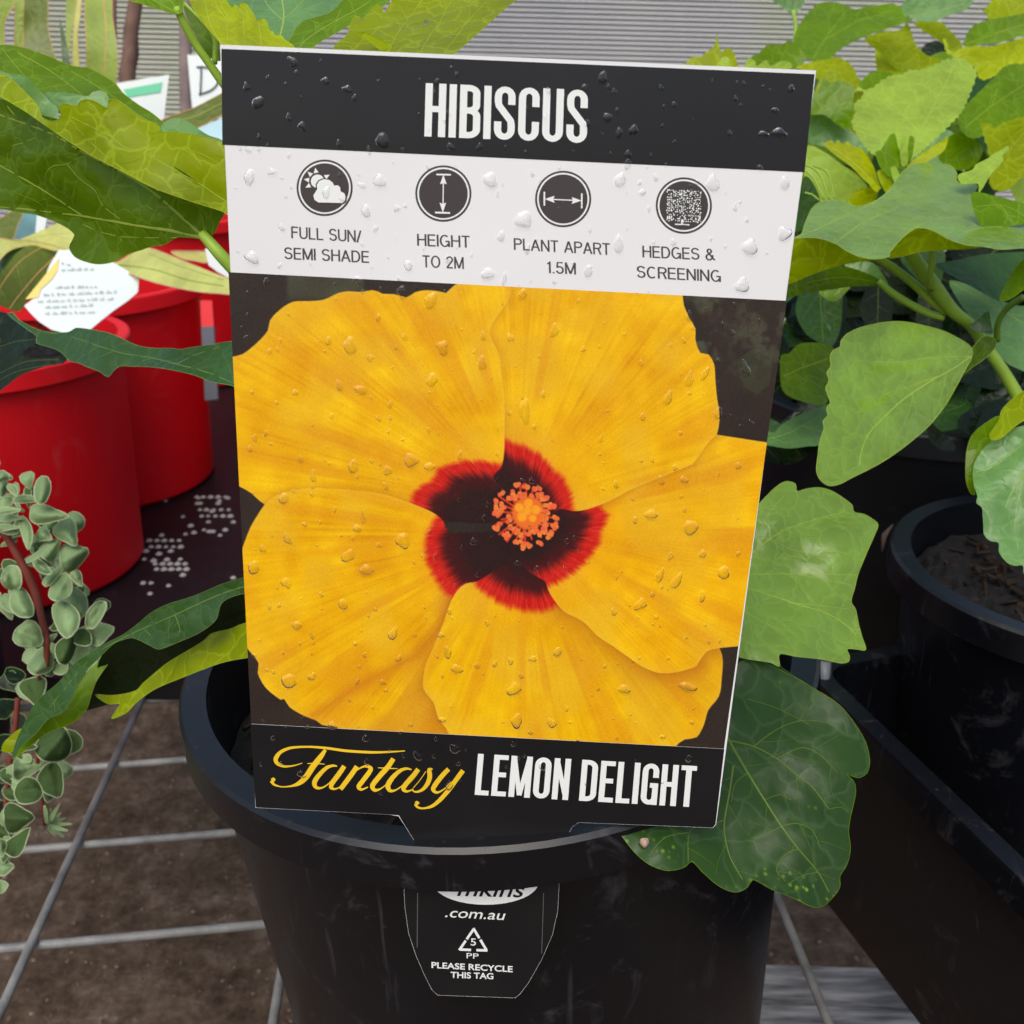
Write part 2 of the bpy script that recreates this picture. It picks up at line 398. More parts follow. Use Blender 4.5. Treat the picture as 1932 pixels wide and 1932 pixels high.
# shade cloth wall, horizontal ribs
m, t, b = newmat('ribbed_shade_cloth')
n1 = noise(t, 1.6, 3, .6); r1 = ramp(t, n1.outputs[0], [(.35, L(184, 184, 186)), (.5, L(200, 199, 194)), (.60, L(196, 202, 168)), (.70, L(212, 206, 188))])
geo = t.nodes.new('ShaderNodeSeparateXYZ'); tc = t.nodes.new('ShaderNodeTexCoord'); t.links.new(tc.outputs['Object'], geo.inputs[0])
at_ = t.nodes.new('ShaderNodeAttribute'); at_.attribute_name = 'rib'
c = mixc(t, at_.outputs['Fac'], L(156, 156, 160), r1.outputs[0]); t.links.new(c, b.inputs['Base Color']); b.inputs['Roughness'].default_value = .8
vs = []; fs = []; ribs = []; Yw = 2.3; pitch = .0094; nz = 150; nx_ = 40; zt = CAM[2]+.35; sub = 6
for k in range(nz*sub+1):
    z = zt-k*pitch/sub; phs = 2*math.pi*k/sub; dy = -.003*math.sin(phs)
    for i in range(nx_+1):
        x = -2.2+4.4*i/nx_
        vs.append((x, Yw+dy+.03*math.sin(x*1.3), z-x*.022)); ribs.append(.5+.5*math.sin(phs))
for k in range(nz*sub):
    for i in range(nx_):
        a = k*(nx_+1)+i; fs.append((a, a+1, a+nx_+2, a+nx_+1))
wall = mesh_obj('shade_cloth_wall', vs, fs, m, None, True)
aa = wall.data.attributes.new('rib', 'FLOAT', 'POINT'); aa.data.foreach_set('value', np.array(ribs, np.float32))
tag(wall, 'grey ribbed shade cloth wall behind all the plants', 'wall', kind='structure')

# ---------------------------------------------------------------- bench of welded wire
GALV = plain('galvanised_wire', L(128, 127, 124), .55, .4, .35, 70, .4, 500, .1)
bench = thing('wire_bench', (0, .5, BENCH), 'galvanised welded wire mesh bench top under the black pots', 'bench')
ya = math.radians(7.0); rd = .0022
for i, y0 in enumerate([.153, .217, .281, .347, .413, .479, .545, .612, .682, .752, .822, .892]):
    # through the point above x=-.23
    a = np.array([-.23, y0, BENCH]); d = np.array([math.cos(ya), math.sin(ya), 0])
    tube('cross_wire', [a-d*.75, a, a+d*.29], rd, GALV, bench, 8)
for i in range(-3, 6):
    x0 = -.216+.116*i; xa = math.radians(4.0)
    a = np.array([x0, .307, BENCH+.0042]); d = np.array([-math.sin(xa), math.cos(xa), 0])
    tube('long_wire', [a-d*.25, a, a+d*.235], rd, GALV, bench, 8)
m, t, b = newmat('weathered_timber'); tc = t.nodes.new('ShaderNodeTexCoord'); mp = t.nodes.new('ShaderNodeMapping'); mp.inputs['Scale'].default_value = (22, 150, 150)
ns = t.nodes.new('ShaderNodeTexNoise'); ns.inputs['Scale'].default_value = 1; ns.inputs['Detail'].default_value = 6; t.links.new(tc.outputs['Object'], mp.inputs[0]); t.links.new(mp.outputs[0], ns.inputs['Vector'])
r = ramp(t, ns.outputs[0], [(.3, L(92, 88, 88)), (.5, L(146, 143, 142)), (.7, L(190, 186, 182))]); t.links.new(r.outputs[0], b.inputs['Base Color']); b.inputs['Roughness'].default_value = .85
bp = t.nodes.new('ShaderNodeBump'); bp.inputs['Distance'].default_value = .002; t.links.new(ns.outputs[0], bp.inputs['Height']); t.links.new(bp.outputs[0], b.inputs['Normal']); WOOD = m
for i, (py, hgt) in enumerate([(1884, .032), (1962, .03)]):
    p = at_z(1600, py, CAM[2]-.56)
    r_ = tag(box('bench_rail', (p[0]+.35, p[1], p[2]-.02), (.9, hgt, .04), WOOD, None, math.radians(-2), .003),
             ['grey weathered timber batten under the bench, farther from the camera', 'grey weathered timber batten under the bench, nearest the camera'][i], 'batten', 'timber battens under the bench')

# ================================================================ pots
BLK = None
def potmat(name, col, dust, rough=.38):
    m, t, b = newmat(name)
    n = noise(t, 42, 9, .72, .9); r = ramp(t, n.outputs[0], [(.56, (0, 0, 0, 1)), (.72, (.6, .6, .6, 1))])
    tc = t.nodes.new('ShaderNodeTexCoord'); mp = t.nodes.new('ShaderNodeMapping'); mp.inputs['Scale'].default_value = (380, 380, 13)
    ns = t.nodes.new('ShaderNodeTexNoise'); ns.inputs['Scale'].default_value = 1; ns.inputs['Detail'].default_value = 4
    t.links.new(tc.outputs['Object'], mp.inputs[0]); t.links.new(mp.outputs[0], ns.inputs['Vector'])
    r2 = ramp(t, ns.outputs[0], [(.645, (0, 0, 0, 1)), (.78, (.4, .4, .4, 1))])
    ad = t.nodes.new('ShaderNodeMath'); ad.operation = 'ADD'; ad.use_clamp = True
    t.links.new(r.outputs[0], ad.inputs[0]); t.links.new(r2.outputs[0], ad.inputs[1])
    c = mixc(t, ad.outputs[0], col, dust); t.links.new(c, b.inputs['Base Color'])
    rr = ramp(t, ad.outputs[0], [(0, (rough,)*3+(1,)), (1, (.8,)*3+(1,))]); t.links.new(rr.outputs[0], b.inputs['Roughness'])
    b.inputs['Specular IOR Level'].default_value = .45
    return m
BLACK = potmat('black_plastic', L(11, 12, 17), L(70, 67, 70), .33)
BLACK2 = potmat('black_plastic_dull', L(7, 8, 13), L(32, 32, 36), .5)
RED = potmat('red_plastic', L(224, 2, 20), L(206, 52, 52), .5)
def soilmat():
    m, t, b = newmat('potting_mix')
    n = noise(t, 260, 10, .85); r = ramp(t, n.outputs[0], [(.40, L(3, 2, 2)), (.56, L(12, 9, 7)), (.72, L(58, 42, 30))])
    t.links.new(r.outputs[0], b.inputs['Base Color']); b.inputs['Roughness'].default_value = .95
    return m
MIX = soilmat(); CHIP = plain('bark_chip', L(40, 30, 22), .85, .2, .75, 110)
def pot(name, c, R, H, taper, mat, label, group, axis=(0, 0, 1), lip=.0125, flange=.0065, fill_d=.028, soil_label=None, seg=96, chips=60, seed=1):
    """c = centre of the rim top"""
    ax = Vector(axis).normalized(); c = Vector(c)
    t_ = thing(name, c-ax*H, label, 'pot', group)
    Rw = R-flange
    wallp = [(Rw-.0022, -.0004), (R-.0012, 0), (R, -.0012), (R+.0004, -lip), (R-.001, -lip-.0012), (R-.0022, -lip), (R-.0022, -.004), (Rw, -.0045)]
    lathe('rim', wallp, mat, t_, c, axis, seg)
    body = [(Rw-.0022, -.0006), (Rw-.0022-taper*.3*H*0, -.004), (Rw-.002-taper*H, -H+.004), (0.001, -H+.004), (0.001, -H), (Rw-taper*H-.006, -H), (Rw-taper*H, -H+.006), (Rw, -.0046)]
    lathe('body', body, mat, t_, c, axis, seg)
    rf = Rw-.0024-taper*fill_d
    # soil
    q = Vector((0, 0, 1)).rotation_difference(ax); rs = np.random.RandomState(seed)
    vs = []; fs = []; nr, na = 26, 90
    for i in range(nr+1):
        for k in range(na):
            rr = rf*i/nr; an = 2*math.pi*k/na
            vs.append(c+q @ Vector((rr*math.cos(an), rr*math.sin(an), -fill_d+rs.uniform(-.0022, .0022)+.003*math.sin(an*3+i*.3)*(i/nr))))
    for i in range(nr):
        for k in range(na):
            a = i*na+k; b_ = i*na+(k+1) % na; fs.append((a, b_, b_+na, a+na))
    mi = [0]*len(fs)
    for i in range(chips):
        rr = rf*math.sqrt(rs.uniform(0, .95)); an = rs.uniform(0, 6.28); s1 = rs.uniform(.001, .0042); s2 = rs.uniform(.0006, .0016)
        o_ = c+q @ Vector((rr*math.cos(an), rr*math.sin(an), -fill_d+.002)); u = Vector((rs.normal(), rs.normal(), rs.normal()*.4)).normalized()
        v = u.cross(Vector((rs.normal(), rs.normal(), rs.normal()))).normalized(); w_ = u.cross(v)
        base = len(vs)
        for a1 in (-1, 1):
            for b1 in (-1, 1):
                for c1 in (-1, 1): vs.append(o_+u*a1*s1+v*b1*s2+w_*c1*s2*.5)
        for f in ((0, 1, 3, 2), (4, 6, 7, 5), (0, 4, 5, 1), (2, 3, 7, 6), (0, 2, 6, 4), (1, 5, 7, 3)):
            fs.append(tuple(base+j for j in f)); mi.append(1)
    so_ = mesh_obj('potting_mix', vs, fs, [MIX, CHIP], None, False, mi)
    tag(so_, soil_label or ('dark potting mix filling the '+label), 'potting mix', kind='stuff')
    return t_
tl = math.radians(4.5)
AX = (-math.sin(tl), 0.03, math.cos(tl))
RC = (-.0050, .3020, CAM[2]-.1815)
main_pot = pot('black_pot', RC, .1058, .19, .062, BLACK, 'large black plastic pot holding the yellow hibiscus label, in front', 'black nursery pots', AX,
               soil_label='dark bark potting mix in the front black pot behind the label', seed=2, chips=130)
zb = BENCH+.0045
pot('red_pot', (-.380, .722, zb+.182), .100, .182, .045, RED, 'bright red plastic pot at the left edge, nearest of the red pots', 'red nursery pots', soil_label='crumbly potting mix inside the nearest red pot', fill_d=.012, seed=3)
pot('red_pot', (-.376, .905, zb+.19), .104, .19, .045, RED, 'red plastic pot standing just behind the nearest red pot', 'red nursery pots', soil_label='potting mix in the second red pot from the front', fill_d=.05, seed=4)
pot('red_pot', (-.170, .985, zb+.19), .104, .19, .045, RED, 'red plastic pot mostly hidden by the left edge of the label', 'red nursery pots', soil_label='potting mix in the red pot behind the label', fill_d=.05, seed=5)
pot('red_pot', (-.385, 1.26, zb+.20), .104, .20, .09, RED, 'farthest red pot, peeping out under the big light green leaf', 'red nursery pots', soil_label='potting mix in the farthest red pot', fill_d=.05, seed=6)
pot('black_pot', (-.374, .470, zb+.165), .105, .165, .09, BLACK2, 'black pot cut by the left edge with the silvery trailing plant', 'black nursery pots', soil_label='potting mix under the silvery trailing plant', fill_d=.02, seed=7)
pot('black_pot', (.244, .392, CAM[2]-.1985), .0775, .150, .08, BLACK, 'small black pot at the right edge with dark open potting mix', 'black nursery pots', soil_label='dark bark mix in the small black pot at right', fill_d=.020, seed=8, chips=150)
pot('black_pot', (.247, .600, zb+.19), .108, .19, .09, BLACK2, 'black pot behind the hanging glossy leaf on the right', 'black nursery pots', soil_label='potting mix in the pot behind the hanging leaf', seed=9)
# black tray that holds the small right pot
TR = thing('black_tray', (.26, .33, zb), 'deep black plastic tray holding the small right-hand pot', 'tray')
def tray():
    a = np.array([.134, .392]); d = np.array([.0400, -.1330]); d /= np.linalg.norm(d); e = np.array([-d[1], d[0]])
    Lx, Wx = .42, .30; zt_ = CAM[2]-.250; z0 = zb
    def ring(inset, z):
        c_ = [a+d*inset+e*inset, a+d*(Lx-inset)+e*inset, a+d*(Lx-inset)+e*(Wx-inset), a+d*inset+e*(Wx-inset)]
        out = []
        n = 4; rad = .012
        for i in range(4):
            p, q, r = c_[i-1], c_[i], c_[(i+1) % 4]
            u = (p-q)/np.linalg.norm(p-q); v = (r-q)/np.linalg.norm(r-q)
            for k in range(n+1):
                s = k/n; out.append(np.append((1-s)**2*(q+u*rad)+2*s*(1-s)*q+s*s*(q+v*rad), z))
        return out
    rings = [ring(.012, z0+.004), ring(.004, zt_-.001), ring(.004, zt_), ring(-.004, zt_), ring(-.0045, zt_-.0015), ring(-.005, zt_-.012), ring(-.0035, zt_-.0125), ring(-.003, zt_-.003), ring(.0015, zt_-.0035), ring(.009, z0)]
    vs = []; fs = []; n = len(rings[0])
    for r in rings: vs += r
    for k in range(len(rings)-1):
        for i in range(n):
            b1 = k*n+i; b2 = k*n+(i+1) % n; fs.append((b1, b2, b2+n, b1+n))
    fs.append(tuple(range(n-1, -1, -1))); fs.append(tuple(range((len(rings)-1)*n, len(rings)*n)))
    mesh_obj('tray_shell', vs, fs, BLACK, TR)
tray()
tube('corner_post', [at(1556, 1248, .452), at(1553, 1300, .452)], .0028, plain('grey_plastic', L(120, 124, 128), .4), TR, 10)
# perforated tray under the red pots: dark sheet, pale dots coloured as light through its holes
PT = thing('perforated_tray', (-.3, .9, zb), 'black perforated tray with rows of pale holes under the red pots', 'tray')
box('tray_floor', (-.10, 1.02, zb+.0006), (1.25, .94, .003), BLACK2, PT, 0, .001)
box('front_edge', (-.10, .546, zb+.004), (1.25, .006, .016), BLACK2, PT, 0, .001)
HOLE = plain('hole_light', L(170, 166, 162), .6)
rs = np.random.RandomState(11); vs = []; fs = []
for bx_, by_ in [(312, 945), (345, 975), (372, 950), (400, 965), (430, 940), (440, 985), (385, 1000), (305, 1010), (275, 1040), (300, 1045), (322, 1040), (272, 1055), (290, 1058), (315, 1056), (340, 1055), (345, 1085), (318, 1105), (285, 1100), (440, 1090), (415, 1010), (425, 1000), (360, 992), (393, 985), (270, 1100), (283, 1120), (350, 1008), (366, 1005), (402, 1003), (375, 940), (378, 950), (414, 945), (412, 950), (395, 1003)]+[(x_+(y_-940)*.25, y_) for y_ in (938, 962, 974, 1020, 1032, 1064, 1074) for x_ in ((372, 384, 398, 412, 426) if y_ < 990 else (262, 276, 290, 304, 318))]:
    p = at_z(bx_, by_, zb+.0022); r = rs.uniform(.0020, .0030)
    base = len(vs); vs.append(p+np.array([0, 0, r*.8]))
    for k in range(8): vs.append(p+np.array([math.cos(k*.785)*r, math.sin(k*.785)*r, 0]))
    for k in range(8): fs.append((base, base+1+k, base+1+(k+1) % 8))
po = mesh_obj('hole_light_dots', vs, fs, HOLE, None, True); tag(po, 'pale dots painted as light through the rows of holes in the black tray', 'hole light', kind='stuff')

# ================================================================ the label card
dt, db = .1973, .2551
cTL, cTR, cBL, cBR = at(415, 84, dt), at(1540, 133, dt*.9985), at(482, 1524, db), at(1351, 1562, db*.9985)
ou = cTR-cTL; ov = cBL-cTL
CN = np.cross(ou, ov); CN /= np.linalg.norm(CN)
if np.dot(CN, FW) > 0: CN = -CN
def card(X, Y, lift=0.0):
    X = np.asarray(X, float).ravel(); Y = np.asarray(Y, float).ravel()
    r = FW[None]+RT[None]*((X-966)/F)[:, None]-UPV[None]*((Y-966)/F)[:, None]
    num = np.dot(cTL+CN*lift-CAM, CN); t_ = num/(r@CN)
    return CAM[None]+r*t_[:, None]
LABEL = thing('plant_label', cBL*.5+cBR*.5, 'tall printed plant label reading HIBISCUS above a big yellow flower', 'plant label')
WHITE = plain('card_white', L(232, 231, 229), .35, .4, .02, 30)
m, t, b = newmat('card_black'); n = noise(t, 40, 3); r = ramp(t, n.outputs[0], [(.3, L(20, 20, 22)), (.7, L(27, 26, 28))]); t.links.new(r.outputs[0], b.inputs['Base Color'])
b.inputs['Roughness'].default_value = .32; b.inputs['Specular IOR Level'].default_value = .4; CBLK = m
INK = plain('ink_dark', L(62, 54, 54), .4); INKW = plain('ink_white', L(236, 238, 232), .4); INKT = plain('ink_text', L(72, 64, 66), .4)
INKY = plain('ink_gold', L(240, 196, 40), .4, .4, .08, 60); INKG = plain('ink_grey', L(96, 96, 92), .4)
LL = 3e-5
def flat(name, polys, lift, mat, parent, union=True):
    """polygons (picture coordinates) merged into one flat printed shape on the card"""
    pts = []; fcs = []
    for pl in polys:
        b0 = len(pts); pts += [Vector((float(a), float(b_))) for a, b_ in pl]
        pl = np.asarray(pl); ar = np.sum(pl[:, 0]*np.roll(pl[:, 1], -1)-np.roll(pl[:, 0], -1)*pl[:, 1])
        f = list(range(b0, b0+len(pl))); fcs.append(f if ar > 0 else f[::-1])
    r = geometry.delaunay_2d_cdt(pts, [], fcs, 0, 1e-5)
    v2 = np.array([tuple(v) for v in r[0]]); ff = [f for f in r[2]]
    cen = np.array([v2[list(f)].mean(0) for f in ff]); keep = np.zeros(len(ff), bool)
    for pl in polys: keep |= inside(np.asarray(pl, float), cen[:, 0], cen[:, 1])
    return mesh_obj(name, card(v2[:, 0], v2[:, 1], lift), [f for f, k_ in zip(ff, keep) if k_], mat, parent)
outl = [(415, 84), (1540, 133), (1351, 1556), (1345, 1562), (1092, 1552), (1080, 1560), (1062, 1592), (1055, 1640), (1055, 1673), (1052.4, 1719), (1042.7, 1763), (1023, 1809), (997, 1855), (980, 1877), (972, 1883), (826, 1878), (815, 1868), (802, 1843), (785, 1804), (770.5, 1760), (764, 1714), (762, 1681), (775, 1640), (790, 1600), (765, 1560), (752, 1540), (735, 1537), (482, 1524)]
T2, TF = fill(outl)
nv = len(T2); fr = card(T2[:, 0], T2[:, 1], 0); bk = fr-CN*.0006
ord_ = card([p[0] for p in outl], [p[1] for p in outl], 0)
vs = list(fr)+list(bk)+list(ord_)+list(ord_-CN*.0006); fs = list(TF)+[tuple(nv+i for i in f[::-1]) for f in TF]
k = len(outl)
for i in range(k): a_ = 2*nv+i; b_ = 2*nv+(i+1) % k; fs.append((a_, b_, b_+k, a_+k))
mesh_obj('card', vs, fs, WHITE, LABEL)
flat('header_panel', [[(417.5, 92), (1537, 140), (1518, 325), (419.5, 273.3)]], LL, CBLK, LABEL)
foot = [(472.3, 1366), (1366.6, 1413), (1350, 1555.5), (1344.5, 1561.6), (1091.8, 1551.7), (1079.7, 1559.9), (1061.7, 1591.9), (1054.6, 1640), (1054.6, 1673), (1052, 1718.9), (1042.3, 1762.8), (1022.7, 1808.8), (996.7, 1854.7), (979.7, 1876.6), (971.8, 1882.6), (826.2, 1877.6), (815.3, 1867.8), (802.4, 1842.9), (785.4, 1803.9), (770.9, 1759.9), (764.4, 1714), (762.4, 1681), (775.4, 1640), (790.4, 1600), (765.4, 1559.8), (752.3, 1538.4), (735.2, 1536.8), (482.5, 1523.6)]
flat('footer_panel', [foot], LL, CBLK, LABEL)
# ---- condensed capitals from strokes
def arc(cx, cy, rx, ry, a0, a1, n=8): return [(cx+rx*math.cos(math.radians(a0+(a1-a0)*i/n)), cy+ry*math.sin(math.radians(a0+(a1-a0)*i/n))) for i in range(n+1)]
SV, SH = .134, .115
def glyph(ch):
    """centre lines in a box: height 1, returns (width, [polyline])"""
    w_ = .385; l = SV/2; r = w_-SV/2; tp = 1-SH/2; bt = SH/2; cx = w_/2; rx = (r-l)/2; ry = .13; mid = .52
    if ch == 'I': return SV, [[(l, 0), (l, 1)]]
    if ch == 'H': return w_, [[(l, 0), (l, 1)], [(r, 0), (r, 1)], [(l, mid), (r, mid)]]
    if ch == 'L': return .32, [[(l, 0), (l, 1)], [(l, bt), (.32, bt)]]
    if ch == 'E': return .34, [[(l, 0), (l, 1)], [(l, bt), (.34, bt)], [(l, tp), (.34, tp)], [(l, mid), (.31, mid)]]
    if ch == 'T': return .36, [[(.18, 0), (.18, 1)], [(0, tp), (.36, tp)]]
    if ch == 'O': return w_, [[(r, mid)]+[(r, tp-ry)]+arc(cx, tp-ry, rx, ry, 0, 180)+[(l, bt+ry)]+arc(cx, bt+ry, rx, ry, 180, 360)+[(r, mid)]]
    if ch == 'U': return w_, [[(l, 1), (l, bt+ry)]+arc(cx, bt+ry, rx, ry, 180, 360)+[(r, 1)]]
    if ch == 'C': return w_, [[(r, .64), (r, tp-ry)]+arc(cx, tp-ry, rx, ry, 0, 180)+[(l, bt+ry)]+arc(cx, bt+ry, rx, ry, 180, 360)+[(r, .36)]]
    if ch == 'G': return w_, [[(r, .66), (r, tp-ry)]+arc(cx, tp-ry, rx, ry, 0, 180)+[(l, bt+ry)]+arc(cx, bt+ry, rx, ry, 180, 360)+[(r, .5)], [(r, 0), (r, .52)], [(cx, .47), (w_, .47)]]
    if ch == 'S': return w_, [[(r, .66), (r, tp-ry)]+arc(cx, tp-ry, rx, ry, 0, 180)+[(l, .72), (l+.015, .64), (cx, .5), (r-.015, .36), (r, .28), (r, bt+ry)]+arc(cx, bt+ry, rx, ry, 360, 180)+[(l, .34)]]
    if ch == 'D': return w_, [[(l, 0), (l, 1)], [(l, tp), (cx, tp)]+arc(cx-.03, tp-ry, rx+.03, ry, 90, 0)+[(r, bt+ry)]+arc(cx-.03, bt+ry, rx+.03, ry, 0, -90)+[(l, bt)]]
    if ch == 'B': return w_, [[(l, 0), (l, 1)], [(l, tp), (cx, tp)]+arc(cx-.03, tp-.10, rx+.02, .10, 90, 0)+arc(cx-.03, mid+.10, rx+.02, .10, 0, -90)+[(l, mid)],
                              [(l, mid), (cx, mid)]+arc(cx-.03, mid-.11, rx+.03, .11, 90, 0)+arc(cx-.03, bt+.11, rx+.03, .11, 0, -90)+[(l, bt)]]
    if ch == 'N': return w_, [[(l, 0), (l, 1)], [(r, 0), (r, 1)], [(l-.01, .98), (r+.01, .02)]]
    if ch == 'M': W = .50; return W, [[(l, 0), (l, 1)], [(W-l, 0), (W-l, 1)], [(l+.005, .98), (W/2, .05)], [(W-l-.005, .98), (W/2, .05)]]
    return .13, []
def ribbon(pl, sv, sh, widths=None):
    pl = np.array(pl, float); out = []
    if len(pl) < 2: return out
    tg = np.gradient(pl, axis=0); tg /= (np.linalg.norm(tg, axis=1)[:, None]+1e-9)
    nm = np.stack([-tg[:, 1], tg[:, 0]], 1)
    if widths is None: off = np.stack([nm[:, 0]*sv/2, nm[:, 1]*sh/2], 1)
    else: off = nm*np.asarray(widths)[:, None]/2
    for i in range(len(pl)-1):
        q = [pl[i]-off[i], pl[i+1]-off[i+1], pl[i+1]+off[i+1], pl[i]+off[i]]
        out.append(q)
    return out
def caps(name, text, o0, o1, up, mat, lift, parent, gap=.062):
    x = 0; segs = []
    for ch in text:
        w_, ls = glyph(ch)
        for l_ in ls:
            diag = len(l_) == 2 and abs(l_[0][0]-l_[1][0]) > .05 and abs(l_[0][1]-l_[1][1]) > .2
            segs += [[(p[0]+x, p[1]) for p in q] for q in ribbon(l_, SV*(.8 if diag else 1), SH)]
        x += w_+gap
    tot = x-gap; o0 = np.array(o0, float); o1 = np.array(o1, float); up = np.array(up, float)
    polys = [[tuple(o0+(o1-o0)*p[0]/tot+up*p[1]) for p in q] for q in segs]
    return flat(name, polys, lift, mat, parent)
caps('title_lettering', 'HIBISCUS', (800.5, 257.2), (1107, 270.5), (2.8, -100.5), INKW, 2*LL, LABEL)
caps('variety_lettering', 'LEMON DELIGHT', (895.5, 1499.5), (1309, 1523), (6.5, -77.5), INKW, 2*LL, LABEL)
# ---- thin grotesque capitals
def thin(ch):
    v = .052; w_ = .62; l = v; r = w_-v; tp = 1-v; bt = v; cx = w_/2; rx = cx-v; m_ = .5
    if ch == 'F': return .52, [[(l, 0), (l, 1)], [(l, tp), (.52, tp)], [(l, .53), (.48, .53)]]
    if ch == 'E': return .54, [[(l, 0), (l, 1)], [(l, tp), (.53, tp)], [(l, .53), (.50, .53)], [(l, bt), (.54, bt)]]
    if ch == 'L': return .50, [[(l, 0), (l, 1)], [(l, bt), (.50, bt)]]
    if ch == 'H': return w_, [[(l, 0), (l, 1)], [(r, 0), (r, 1)], [(l, .53), (r, .53)]]
    if ch == 'I': return 2*v, [[(l, 0), (l, 1)]]
    if ch == 'N': return w_, [[(l, 0), (l, 1)], [(r, 0), (r, 1)], [(l, .98), (r, .02)]]
    if ch == 'M': return .72, [[(l, 0), (l, 1)], [(.72-v, 0), (.72-v, 1)], [(l, .98), (.36, .04)], [(.72-v, .98), (.36, .04)]]
    if ch == 'T': return .56, [[(.28, 0), (.28, 1)], [(0, tp), (.56, tp)]]
    if ch == 'A': return .64, [[(.03, 0), (.32, .98)], [(.61, 0), (.32, .98)], [(.14, .33), (.50, .33)]]
    if ch == 'U': return w_, [[(l, 1), (l, .32)]+arc(cx, bt+.27, rx, .27, 180, 360)+[(r, 1)]]
    if ch == 'O': return .70, [arc(.35, .5, .30, .46, 0, 360, 22)]
    if ch == 'C': return .66, [arc(.34, .5, .29, .46, 48, 312, 18)]
    if ch == 'G': return .68, [arc(.34, .5, .29, .46, 48, 330, 18), [(.63, 0), (.63, .46)], [(.38, .46), (.68, .46)]]
    if ch == 'D': return .62, [[(l, 0), (l, 1)], [(l, tp), (.28, tp)]+arc(.28, .5, .29, .45, 90, -90, 14)+[(l, bt)]]
    if ch in 'PR':
        o_ = [[(l, 0), (l, 1)], [(l, tp), (.34, tp)]+arc(.34, .73, .20, .22, 90, -90, 10)+[(l, .51)]]
        return .58, o_+([[(.36, .5), (.54, 0)]] if ch == 'R' else [])
    if ch == 'S': return .58, [arc(.29, .74, .23, .22, 20, 90, 4)+arc(.29, .74, .235, .22, 90, 250, 8)+arc(.29, .29, .24, .24, 70, -90, 8)+arc(.29, .29, .24, .24, -90, -165, 4)]
    if ch == '1': return .34, [[(.24, 0), (.24, 1)], [(.24, .96), (.20, .84), (.06, .80)]]
    if ch == '2': return .54, [arc(.27, .72, .22, .24, 175, -20, 10)+[(.06, .06)], [(.04, bt), (.52, bt)]]
    if ch == '5': return .54, [[(.48, tp), (.13, tp), (.09, .52)]+arc(.27, .32, .22, .28, 130, -165, 12)]
    if ch == '.': return 2*v, [[(l, 0), (l, .11)]]
    if ch == '/': return .30, [[(0, -.02), (.30, 1)]]
    if ch == '&': return .66, [arc(.27, .78, .14, .17, -60, 240, 12)+[(.64, .02)], [(.34, .63)]+arc(.25, .27, .21, .24, 110, 340, 12)+[(.52, .45)]]
    return .26, []
def caps_thin(name, text_, o0, o1, up, mat, lift, parent):
    x = 0; segs = []
    for ch in text_:
        w_, ls = thin(ch)
        for l_ in ls: segs += [[(p[0]+x, p[1]) for p in q] for q in ribbon(l_, .132, .118)]
        x += w_+.10
    tot = x-.10; o0 = np.array(o0, float); o1 = np.array(o1, float); up = np.array(up, float)
    return flat(name, [[tuple(o0+(o1-o0)*p[0]/tot+up*p[1]) for p in q] for q in segs], lift, mat, parent)
# ---- small sans lettering from the built-in font
def text(name, s, o0, o1, up, mat, lift, parent, offset=0.0, shear=0.0, capH=None):
    cu = bpy.data.curves.new(name, 'FONT'); cu.body = s; cu.offset = offset; cu.shear = shear; cu.resolution_u = 4
    ob = bpy.data.objects.new(name, cu); S.collection.objects.link(ob)
    dg = bpy.context.evaluated_depsgraph_get(); ev = ob.evaluated_get(dg); me = ev.to_mesh()
    v = np.array([tuple(q.co) for q in me.vertices]); fcs = [tuple(p.vertices) for p in me.polygons]
    ev.to_mesh_clear(); bpy.data.objects.remove(ob); bpy.data.curves.remove(cu)
    x0, x1 = v[:, 0].min(), v[:, 0].max(); H = capH or .73
    o0 = np.array(o0, float); o1 = np.array(o1, float); up = np.array(up, float)
    p = o0[None]+(o1-o0)[None]*((v[:, 0]-x0)/(x1-x0))[:, None]+up[None]*(v[:, 1]/H)[:, None]
    return mesh_obj(name, card(p[:, 0], p[:, 1], lift), fcs, mat, parent)
for s, a_, b_, h in [('FULL SUN/', (550, 449.6), (681, 457.5), 22.5), ('SEMI SHADE', (536.8, 488.6), (696.5, 496), 22), ('HEIGHT', (787.5, 463.6), (886.5, 467.6), 22.5), ('TO 2M', (797.5, 504), (875, 507.5), 22.5),
                     ('PLANT APART', (970, 471.4), (1151, 481.2), 22), ('1.5M', (1031, 515), (1086.5, 518), 22), ('HEDGES &', (1212.5, 485.4), (1349, 491.5), 22), ('SCREENING', (1202, 523.6), (1360, 532), 22)]:
    caps_thin('small_lettering', s, a_, b_, (-.6, -h), INKT, LL, LABEL)
text('web_lettering', '.com.au', (839.7, 1730), (954, 1736), (0, -19.5), INKW, 2*LL, LABEL, .004, .25)
text('recycle_number', '5', (888, 1783.5), (898, 1784), (0, -14), INKW, 2*LL, LABEL, .008)
text('recycle_lettering', 'PP', (880.3, 1807.8), (903, 1809), (0, -10.5), INKW, 2*LL, LABEL)
text('recycle_lettering', 'PLEASE RECYCLE', (814.2, 1826), (967.3, 1834), (0, -11.5), INKW, 2*LL, LABEL, .022)
text('recycle_lettering', 'THIS TAG', (850.2, 1844.5), (930.9, 1847.2), (0, -11.5), INKW, 2*LL, LABEL, .022)
flat('white_oval', [[(916.3+100*math.cos(i*.13), 1664+43*math.sin(i*.13)) for i in range(48)]], 2*LL, INKW, LABEL)
text('oval_lettering', 'mkins', (862, 1690), (990, 1693), (0, -30), CBLK, 3*LL, LABEL, .01, .3, .73)
tri = P('M', [(918, 918), (1018, 1085), (808, 1078)])
rt = []
